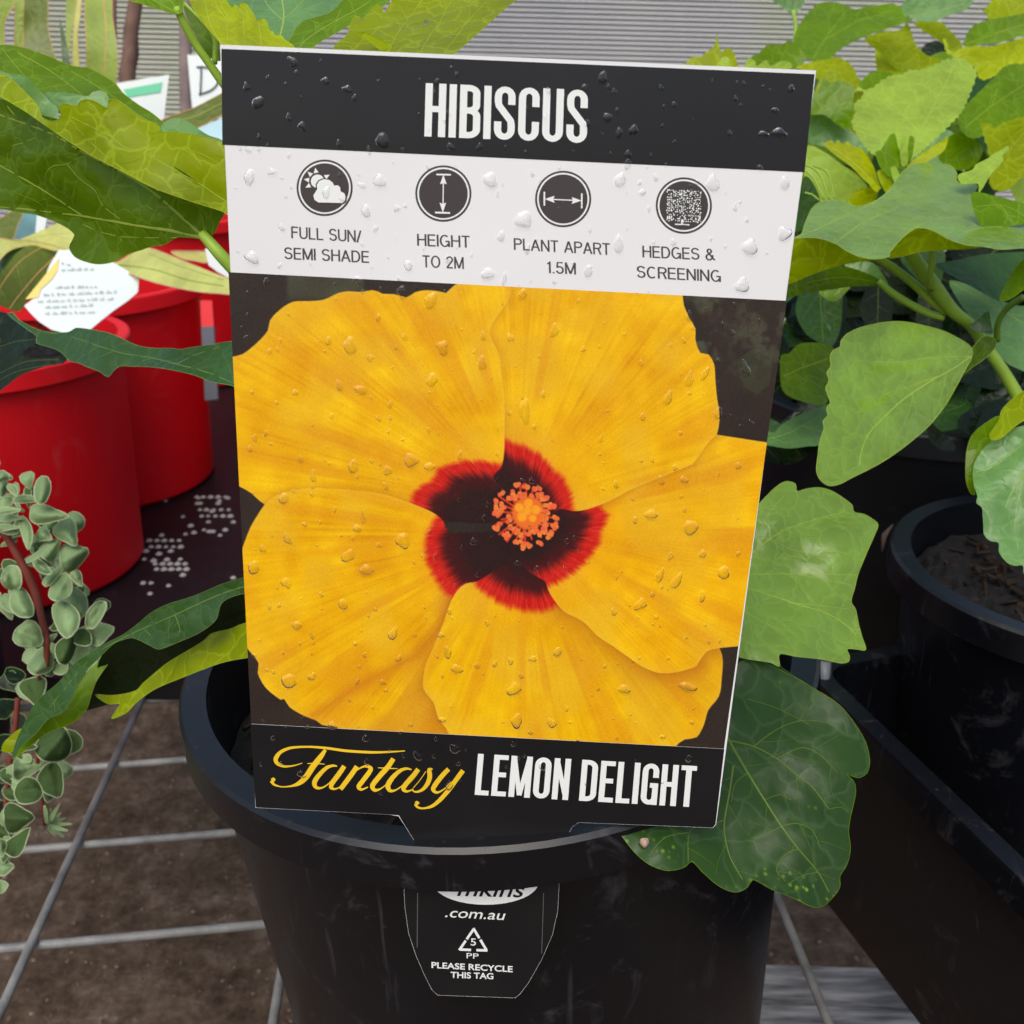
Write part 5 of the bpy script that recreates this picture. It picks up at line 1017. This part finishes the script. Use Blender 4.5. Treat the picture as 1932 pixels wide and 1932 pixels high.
B([(700, 830), (800, 860), (900, 930), (1000, 1000), (1060, 1100), (950, 1150), (800, 1150), (700, 1100)], .52, 'pale')
B([(690, 1000), (780, 1150), (680, 1300), (620, 1300)], .50, 'dark')
B([(1480, 800), (1560, 750), (1650, 790), (1700, 850), (1640, 950), (1540, 960), (1450, 900)], .54, 'mid')
B([(500, -20), (560, 40), (600, 70), (640, 80), (680, 30), (690, -20)], .60, 'grey')
stem(HB, 'B', [(625, 60, .60, 22), (640, 150, .60, 24), (635, 240, .60, 20), (660, 400, .6, 24)], STEM, 'petiole')
B([(10, 380), (30, 345), (60, 320), (100, 320), (140, 290), (180, 255), (195, 190), (205, 250), (220, 290), (260, 270), (290, 300), (310, 360), (320, 400), (150, 420)], .50, 'glow', step=3)
B([(380, 380), (380, 330), (430, 300), (470, 262), (520, 250), (560, 255), (600, 230), (640, 250), (680, 290), (700, 320), (660, 380), (520, 400)], .50, 'mid', step=3)
B([(180, 400), (190, 372), (230, 322), (262, 330), (272, 372), (340, 380), (370, 330), (410, 345), (420, 375), (470, 340), (500, 372), (560, 345), (610, 355), (615, 385), (500, 420)], .46, 'pale', step=3)
B([(640, 385), (680, 365), (740, 348), (800, 340), (852, 350), (830, 368), (780, 390), (720, 400)], .46, 'yellow', step=3)
# inner mass of leaves closing the view behind, each its own blade
rs = np.random.RandomState(33)
SILVER = []
def blob_leaf(parent, cx, cy, ln, wd, ang, d, mt, tl=None, **k):
    n = 12; pts = []
    for i in range(n):
        a_ = 2*math.pi*i/n; r_ = 1+.12*math.sin(3*a_+cx)
        px, py = math.cos(a_)*ln/2*r_, math.sin(a_)*wd/2*(1-.35*math.cos(a_))*r_
        pts.append((cx+px*math.cos(ang)-py*math.sin(ang), cy+px*math.sin(ang)+py*math.cos(ang)))
    tx, ty = tl or (rs.uniform(-.5, .5), rs.uniform(-.9, -.1)); kk = d/F
    dep = [(cx, cy, d), (cx+10, cy, d+tx*10*kk), (cx, cy+10, d+ty*10*kk)]
    mid_ = [(cx-math.cos(ang)*ln*.45, cy-math.sin(ang)*ln*.45), (cx+math.cos(ang)*ln*.42, cy+math.sin(ang)*ln*.42)]
    return leaf(parent, 'X', pts, dep, LM[mt], [(mid_, 2.6, 1)] if k.pop('vein', True) else (), k.pop('vm', V_MID), k.pop('rim', None), **k)
for i in range(70):
    x = rs.uniform(1500, 2050); y = rs.uniform(120, 640); 
    if y < 170 and x < 1700: continue
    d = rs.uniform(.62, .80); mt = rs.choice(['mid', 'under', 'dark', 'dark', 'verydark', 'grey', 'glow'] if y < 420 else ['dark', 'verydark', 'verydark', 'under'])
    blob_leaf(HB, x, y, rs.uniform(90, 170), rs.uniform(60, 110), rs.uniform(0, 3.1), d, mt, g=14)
rs2 = np.random.RandomState(77)
for i in range(46):
    x = rs2.uniform(1560, 1960); y = rs2.uniform(130, 430)
    if x < 1660 and y < 190: continue
    blob_leaf(HB, x, y, rs2.uniform(60, 130), rs2.uniform(36, 74), rs2.uniform(0, 3.1), rs2.uniform(.60, .72), rs2.choice(['glow', 'mid', 'yellow', 'mid', 'under', 'pale']), teeth=rs2.uniform(2, 5), tlen=11, step=3, g=9, wave=.004)
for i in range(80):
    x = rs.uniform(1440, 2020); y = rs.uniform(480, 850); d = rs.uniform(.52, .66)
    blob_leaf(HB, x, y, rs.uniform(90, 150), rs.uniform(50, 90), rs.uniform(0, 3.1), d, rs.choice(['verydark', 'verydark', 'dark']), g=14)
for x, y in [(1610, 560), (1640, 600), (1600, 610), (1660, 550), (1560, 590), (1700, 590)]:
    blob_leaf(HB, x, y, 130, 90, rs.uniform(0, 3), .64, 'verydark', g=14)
for i in range(5):
    x = .30+.09*i; tube('stem', [(x, .78, BENCH+.01), (x-.01, .76, BENCH+.15), (x+.02*(i-2), .75, BENCH+.33)], [.005, .004, .003], STEMD, HB)
# two leaves just right of the card, over the back pot
MB = HB
leaf(MB, 'D', [(555, 200), (600, 190), (650, 140), (700, 128), (770, 130), (860, 165), (845, 260), (835, 340), (832, 440), (800, 482), (750, 482), (680, 462), (600, 432), (558, 380)], [(1480, 650, .47), (1560, 650, .48), (1500, 750, .45)], LM['under'], [([(570, 320), (680, 270), (820, 220)], 7, 4)], V_MID)
leaf(MB, 'D', [(440, 600), (510, 640), (560, 592), (640, 545), (700, 520), (780, 490), (840, 480), (850, 600), (790, 700), (700, 716), (600, 727), (500, 712), (430, 690)], [(1460, 810, .46), (1560, 790, .48), (1480, 840, .45)], LM['grey'], [([(450, 680), (600, 640), (780, 540)], 7, 4)], V_DK)

# ================================================================ silvery trailing plant
SV_ = thing('trailing_plant', (-.30, .45, BENCH+.16), 'silvery green trailing plant with small felted oval leaves, lower left', 'plant')
BRN = plain('stem_red_brown', L(110, 52, 40), .7, .2, .2, 120)
dS = .40
stem(SV_, 'O', [(-60, 560, dS, 70), (60, 680, dS, 66), (160, 850, dS, 70), (240, 1000, dS, 74), (320, 1180, dS, 74), (370, 1380, dS-.005, 64), (420, 1600, dS-.01, 60), (420, 1850, dS-.01, 50)], BRN, 'stem')
stem(SV_, 'P', [(330, 0, dS, 30), (330, 300, dS+.01, 34), (310, 700, dS+.01, 34), (380, 1330, dS+.015, 30)], BRN, 'stem')
stem(SV_, 'P', [(150, 250, dS+.02, 44), (130, 500, dS+.02, 44), (60, 1000, dS+.02, 40), (40, 1500, dS+.02, 44)], BRN, 'stem')
sil = [('O', q) for q in [(30, 130, 120, 100, 0), (10, 240, 150, 140, 90), (60, 360, 170, 100, -20), (60, 440, 260, 60, -5), (70, 500, 260, 70, 3), (120, 250, 130, 70, 50), (40, 590, 260, 60, 0), (80, 620, 200, 70, 10), (385, 240, 260, 150, -80), (240, 335, 240, 70, 0), (430, 475, 360, 160, 5), (610, 640, 260, 190, 55), (665, 850, 280, 230, -30), (460, 790, 240, 150, -50), (400, 660, 150, 120, 30), (240, 640, 310, 100, 78), (350, 830, 260, 50, -38), (380, 950, 220, 90, 40), (490, 1020, 300, 70, -45), (110, 1060, 230, 190, 80), (200, 1290, 290, 200, 62), (270, 1570, 270, 240, 20), (700, 1050, 160, 90, 60), (560, 1130, 270, 180, -62), (690, 1270, 310, 190, 60), (600, 1430, 340, 230, 75), (870, 1370, 290, 140, -58), (910, 1540, 240, 200, -20), (750, 1590, 190, 160, 20), (600, 1690, 270, 180, -65), (380, 1800, 270, 210, -60), (720, 1740, 200, 160, -40), (455, 1600, 150, 60, -40), (860, 1830, 200, 130, -60), (560, 1860, 160, 110, -40), (130, 1180, 120, 60, 30)]]
sil += [('P', q) for q in [(290, 190, 250, 210, 75), (230, 840, 270, 170, -15), (470, 640, 330, 280, -50), (440, 960, 300, 220, 75), (250, 1040, 240, 230, -10), (150, 1270, 260, 230, 0), (150, 1480, 300, 140, -50), (5, 1520, 160, 100, 80), (40, 1690, 150, 130, 0), (15, 1850, 110, 110, 0), (200, 660, 220, 100, 0)]]
for reg, (cx, cy, ln, wd, an) in sil:
    x0, y0, s_ = REG[reg]; k_ = 1.0
    mx_, my_ = x0+cx*s_, y0+cy*s_; ca, sa = math.cos(math.radians(an))*ln*s_*.45, math.sin(math.radians(an))*ln*s_*.45
    for rep_ in range(3):
        if rep_: 
            q_ = rs.uniform(-26, 26, 2); q_[0] -= 6
            if mx_+q_[0] > 195 and my_ > 1150: q_[0] = -20
            blob_leaf(SV_, mx_+q_[0], my_+q_[1], ln*s_*rs.uniform(.6, .9), wd*s_*rs.uniform(.6, .9), rs.uniform(0, 3.1), dS+rs.uniform(.008, .02), rs.choice(['silverdark', 'silver']), rim=V_SIL, rimw=2.4, vein=False, wave=.0008, g=5, puff=.002, tl=(rs.uniform(-.6, .6), rs.uniform(-1.1, -.2)), bend=([(mx_+q_[0]-10, my_+q_[1]), (mx_+q_[0]+10, my_+q_[1])], rs.choice([-1, 1])*.00016))
    blob_leaf(SV_, mx_, my_, ln*s_, wd*s_, math.radians(an), dS+rs.uniform(-.022, -.004) if reg == 'O' else dS+rs.uniform(-.01, .01), bend=([(mx_-ca, my_-sa), (mx_+ca, my_+sa)], rs.choice([-1, 1, 1])*rs.uniform(.00012, .0003)), mt='silver' if (reg == 'O' and cy < 1300) or rs.uniform() < .45 else 'silverdark', rim=V_SIL, rimw=3.4, vein=False, wave=.0008, g=4, puff=rs.choice([.0022, .0030, -.0016]), tl=(rs.uniform(-.6, .6), rs.uniform(-1.1, -.2)))
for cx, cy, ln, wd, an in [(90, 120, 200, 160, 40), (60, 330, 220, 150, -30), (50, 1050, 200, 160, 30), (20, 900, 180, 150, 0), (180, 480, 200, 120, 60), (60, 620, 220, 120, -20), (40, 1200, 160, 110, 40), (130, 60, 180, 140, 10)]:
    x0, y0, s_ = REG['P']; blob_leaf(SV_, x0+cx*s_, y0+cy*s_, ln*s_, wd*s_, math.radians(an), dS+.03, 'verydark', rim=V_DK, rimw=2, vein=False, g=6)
for i in range(9):
    an = -1.7+i*.33; x0, y0, s_ = REG['P']; cx, cy = x0+400*s_, y0+1330*s_; ln = rs.uniform(22, 44)
    blob_leaf(SV_, cx+math.cos(an)*ln*.6, cy+math.sin(an)*ln*.6, ln, 7, an, dS+.01+rs.uniform(-.004, .004), 'silver', rim=V_SIL, rimw=1.6, vein=False, g=4)

# ================================================================ strappy plants and labels on the left
FX = thing('flax_plant', (-.37, .93, BENCH+.15), 'strappy variegated flax with upright and arching blades, upper left', 'plant')
lm('strap', (150, 172, 70), (170, 190, 60), tf=.3, net=0, rough=.45)
lm('strapdark', (106, 122, 44), (120, 140, 30), tf=.25, net=0, rough=.45)
lm('cream', (208, 212, 118), (215, 220, 110), tf=.3, net=0, rough=.45)
ORG = plain('blade_edge_orange', L(196, 150, 84), .6); PNK = plain('blade_edge_pink', L(190, 120, 105), .6)
def blade(reg, pts, d, mt, rim=None, veins=(), rimw=2.5, vm=None): return leaf(FX, reg, pts, d, LM[mt], veins, vm or V_MID, rim, rimw, name='blade', wave=.003, bulge=0, g=9)
blade('A', [(-60, -40), (100, -40), (85, 20), (60, 65), (28, 130), (20, 270), (-60, 300)], .72, 'strap', ORG, [([(60, -20), (20, 80), (0, 200)], 8, 5)])
blade('A', [(85, 30), (110, -40), (165, -40), (150, 60), (140, 160), (135, 330), (80, 330), (82, 180)], .75, 'strap', ORG)
blade('A', [(135, 80), (150, -40), (262, -40), (272, 150), (290, 250), (320, 400), (140, 400), (132, 250)], .73, 'strapdark', ORG)
blade('A', [(490, -40), (620, -40), (636, 100), (665, 300), (652, 480), (600, 520), (500, 440), (488, 250)], .78, 'strap', ORG, [([(580, -30), (600, 150), (590, 420)], 10, 8)], 2.5, ORG)
blade('A', [(440, -40), (462, -40), (455, 80), (440, 200), (450, 400), (415, 400), (412, 200)], .80, 'cream', ORG)
blade('A', [(335, 100), (350, 140), (380, 260), (402, 400), (360, 400), (345, 240)], .82, 'dark')
blade('A', [(380, -40), (440, -40), (430, 60), (400, 200), (390, 330), (375, 200)], .9, 'strap')
blade('A', [(900, 690), (930, 672), (1020, 640), (1100, 610), (1245, 535), (1320, 500), (1320, 620), (1250, 655), (1130, 720), (1050, 760), (960, 740)], .70, 'strapdark', ORG, [([(940, 690), (1100, 660), (1300, 560)], 10, 6)], 3, V_MID)
blade('Q', [(140, 360), (250, 310), (400, 245), (520, 195), (610, 240), (660, 320), (640, 470), (580, 445), (450, 400), (300, 365)], .66, 'cream', None, [([(200, 350), (400, 300), (600, 290)], 8, 5)])
blade('Q', [(-60, 345), (100, 345), (240, 350), (400, 378), (520, 415), (620, 450), (560, 450), (450, 435), (350, 410), (220, 400), (80, 440), (-60, 560)], .65, 'cream', ORG)
blade('Q', [(-60, 380), (100, 375), (200, 375), (260, 390), (180, 450), (100, 520), (-60, 700)], .655, 'dark')
blade('Q', [(240, 395), (350, 405), (535, 442), (480, 540), (400, 640), (330, 730), (240, 850), (170, 950), (60, 930), (-60, 860), (-60, 720), (60, 560), (130, 470)], [(40, 480, .64), (110, 480, .66), (30, 580, .62)], 'strapdark', None, [([(520, 445), (330, 620), (160, 820), (80, 930)], 14, 10), ([(350, 410), (180, 520), (60, 660), (-30, 800)], 10, 8)], 2, ORG)
blade('Q', [(-60, 200), (0, 170), (100, 105), (195, 120), (150, 220), (100, 345), (-60, 350)], .68, 'strapdark', ORG)
blade('Q', [(840, 555), (1000, 530), (1100, 470), (1180, 430), (1260, 412), (1400, 458), (1550, 520), (1700, 580), (1850, 640), (2000, 700), (2000, 805), (1850, 802), (1700, 790), (1550, 765), (1400, 732), (1250, 690), (1100, 635), (950, 590)], [(230, 520, .62), (420, 540, .56), (300, 470, .62)], 'cream', PNK, [([(1000, 560), (1300, 600), (1600, 690), (1900, 740)], 26, 20), ([(1260, 460), (1500, 560), (1900, 690)], 12, 9)], 2.5, LM['strap'])
blade('Q', [(1450, 445), (1600, 440), (1760, 450), (1760, 540), (1650, 525), (1540, 505)], .85, 'cream', PNK)
# background stems / stakes
BARK = plain('bark_brown', L(112, 88, 76), .9, .15, .35, 40, .8, 60)
st = thing('wooden_stake', at(248, 130, 1.15), 'rough brown wooden stake between flax blades at the top left', 'stake')
arr = [(252, -60, 1.15, 25), (252, 0, 1.15, 26), (252, 60, 1.15, 26), (246, 100, 1.15, 28), (240, 140, 1.15, 30), (238, 200, 1.15, 30), (238, 420, 1.15, 30)]
tube('post', [at(x, y, d)+np.array([rs.uniform(-.003, .003), 0, 0]) for x, y, d, w_ in arr], [w_/2*d/F for x, y, d, w_ in arr], BARK, st, 12, True, .12)
GRYP = plain('grey_brown_post', L(128, 112, 108), .9, .15, .2, 40)
st = thing('wooden_stake', at(350, 150, 1.5), 'thin grey brown stake beside the white sign with the letter D', 'stake')
tube('post', [at(350, -30, 1.5), at(350, 120, 1.5), at(352, 240, 1.5), at(354, 460, 1.5)], 12*1.5/F, GRYP, st, 12)
st = thing('wooden_stake', at(215, 20, 1.3), 'dark brown stake tip beside the rough stake at the top', 'stake')
tube('post', [at(215, -60, 1.3), at(215, 40, 1.3), at(216, 200, 1.3)], 5*1.3/F, BARK, st, 10)
# plastic labels
PW = plain('label_white', L(212, 219, 216), .4, .4, .03, 20); PG = plain('label_green', L(70, 186, 138), .4); PB = plain('label_blue', L(172, 206, 214), .4, .3, .1, 30)
PT_ = plain('label_teal', L(84, 130, 134), .4, .3, .25, 60); PY = plain('label_yellow', L(226, 200, 100), .4); PK = plain('label_ink', L(70, 74, 76), .6); PGY = plain('label_faint_ink', L(158, 166, 162), .6)
def slab(name, reg, pts, dep, mat, parent, th=.0008, sm_=False, off=0):
    p = np.array(P(reg, pts)); c3 = plane3(dep) if hasattr(dep, '__len__') else (0, 0, dep)
    d_ = p[:, 0]*c3[0]+p[:, 1]*c3[1]+c3[2]-off; f_ = at_many(p[:, 0], p[:, 1], d_); b_ = f_+FW*th; n = len(p)
    V2, FC = fill(p); dv = V2[:, 0]*c3[0]+V2[:, 1]*c3[1]+c3[2]-off; a_ = at_many(V2[:, 0], V2[:, 1], dv); m_ = len(a_)
    fs = list(FC)+[tuple(m_+i for i in q[::-1]) for q in FC]+[(2*m_+i, 2*m_+(i+1) % n, 2*m_+n+(i+1) % n, 2*m_+n+i) for i in range(n)]
    return mesh_obj(name, list(a_)+list(a_+FW*th)+list(f_)+list(b_), fs, mat, parent)
t1 = thing('plant_label', at(270, 200, .9), 'white label with a green band, seen between a leaf and the brown stake', 'plant label')
slab('tag_board', 'A', [(640, 474), (957, 422), (925, 690), (880, 1000), (700, 1000)], .90, PW, t1); slab('green_band', 'A', [(700, 506), (918, 465), (908, 522), (720, 552)], .90, PG, t1, .0003, off=.0006)
t2 = thing('sign', at(385, 150, 1.0), 'white sign with a thin black letter D at the card top left', 'sign')
slab('sign_board', 'A', [(1060, 310), (1320, 310), (1330, 640), (1090, 640)], 1.0, PW, t2)
dl = catmull([(1120, 382), (1180, 388), (1225, 425), (1228, 470), (1195, 515), (1128, 535)], False, 8)
for q in ([(1137, 375), (1138, 420), (1136, 470), (1133, 540)], [(1112, 380), (1150, 378), (1200, 392), (1232, 430), (1228, 475), (1190, 512), (1125, 534)]):
    pl = catmull(P('A', q), False, 4); w_ = at_many(pl[:, 0], pl[:, 1], np.full(len(pl), .999)); tube('letter_stroke', w_, 1.5/F, PK, t2, 6)
t3 = thing('plant_label', at(400, 240, .95), 'pale blue label half hidden at the left edge of the hibiscus card', 'plant label')
slab('tag_board', 'A', [(1100, 735), (1320, 640), (1320, 860), (1250, 820)], .80, PB, t3)
t4 = thing('plant_label', at(60, 420, .75), 'teal patterned label behind the yellow flax blade at far left', 'plant label')
slab('tag_board', 'Q', [(180, 60), (320, 60), (305, 345), (80, 345)], .74, PT_, t4)
slab('tag_border', 'Q', [(318, 60), (420, 60), (370, 300), (298, 310)], .738, PW, t4)
t5 = thing('plant_label', at(150, 500, .64), 'white pointed label with blurred small print in front of a red pot', 'plant label')
wl_ = [(500, 430), (640, 430), (900, 500), (1180, 665), (1170, 790), (1090, 860), (960, 950), (860, 1030), (770, 1105), (600, 1150), (440, 1110), (330, 1040), (260, 970), (205, 905), (290, 840), (370, 690), (420, 560)]
dW = [(60, 560, .60), (260, 520, .62), (150, 600, .60)]
slab('tag_board', 'Q', wl_, dW, PW, t5); slab('yellow_edge', 'Q', [(385, 640), (500, 500), (490, 600), (440, 680), (350, 760), (320, 835), (215, 850)], dW, PY, t5, .0002, off=.0005)
lines = [[(470, 748), (825, 742)], [(370, 812), (1015, 785)], [(320, 866), (960, 845)], [(385, 916), (830, 896)], [(385, 970), (815, 955)], [(520, 540), (600, 560)], [(520, 600), (830, 590)]]
c3 = plane3(dW); vs, fs = [], []
for (a_, b_) in lines:
    x = a_[0]
    while x < b_[0]-20:
        wl2 = rs.uniform(20, 60); x2 = min(x+wl2, b_[0]); f0 = (x-a_[0])/(b_[0]-a_[0]); f1 = (x2-a_[0])/(b_[0]-a_[0])
        xx = x
        while xx < x2-8:
            ya_ = a_[1]+(b_[1]-a_[1])*((xx-a_[0])/(b_[0]-a_[0])); hh_ = rs.choice([12, 16, 24])
            q = P('Q', [(xx, ya_+10), (xx+7, ya_+10), (xx+7, ya_+10-hh_), (xx, ya_+10-hh_)]); b0 = len(vs)
            for px, py in q: vs.append(at(px, py, px*c3[0]+py*c3[1]+c3[2]-.0008))
            fs.append((b0, b0+1, b0+2, b0+3)); xx += 12
        x = x2+rs.uniform(12, 24)
mesh_obj('small_print', vs, fs, PGY, t5)
t6 = thing('plant_label', at(405, 500, .7), 'grey white tag end under the leaf stalk left of the card', 'plant label')
slab('tag_board', 'Q', [(1740, 420), (1790, 420), (1830, 490), (1960, 600), (1960, 680), (1850, 620), (1770, 560)], .72, PW, t6)
t7 = thing('wooden_stake', at(390, 620, .86), 'short grey stake standing between two red pots', 'stake')
slab('stake_shaft', 'Q', [(1708, 1085), (1815, 1078), (1850, 1700), (1740, 1710)], .86, plain('stake_grey', L(84, 86, 96), .6), t7, .004); slab('stake_cap', 'Q', [(1700, 860), (1800, 860), (1815, 1078), (1708, 1085)], .86, RED, t7, .004)
# small things on the pots
sl1 = tube('bark_sliver', [at(1664, 1040, .40), at(1668, 1010, .398), (at(1684, 990, .400))], [.0004, .0011, .0004], plain('sliver_brown', L(74, 56, 46), .85), None, 8, True, .2)
tag(sl1, 'thin brown bark sliver stuck to the rim of the right-hand black pot', 'bark')
SN = plain('snail_pink', L(176, 146, 126), .5, .4, .2, 400)
sp_ = at(1216, 1590, .2545); vs, fs = [], []
for i in range(7):
    for k in range(12):
        th = math.pi*i/6; ph = 2*math.pi*k/12; q = np.array([math.sin(th)*math.cos(ph)*.0012, math.sin(th)*math.sin(ph)*.0010, math.cos(th)*.0013])*(1+.15*math.sin(3*ph))
        vs.append(sp_+q)
for i in range(6):
    for k in range(12): fs.append((i*12+k, i*12+(k+1) % 12, (i+1)*12+(k+1) % 12, (i+1)*12+k))
tag(mesh_obj('snail', vs, fs, SN, None, True), 'tiny pale pink snail on the dark leaf below the label', 'snail')
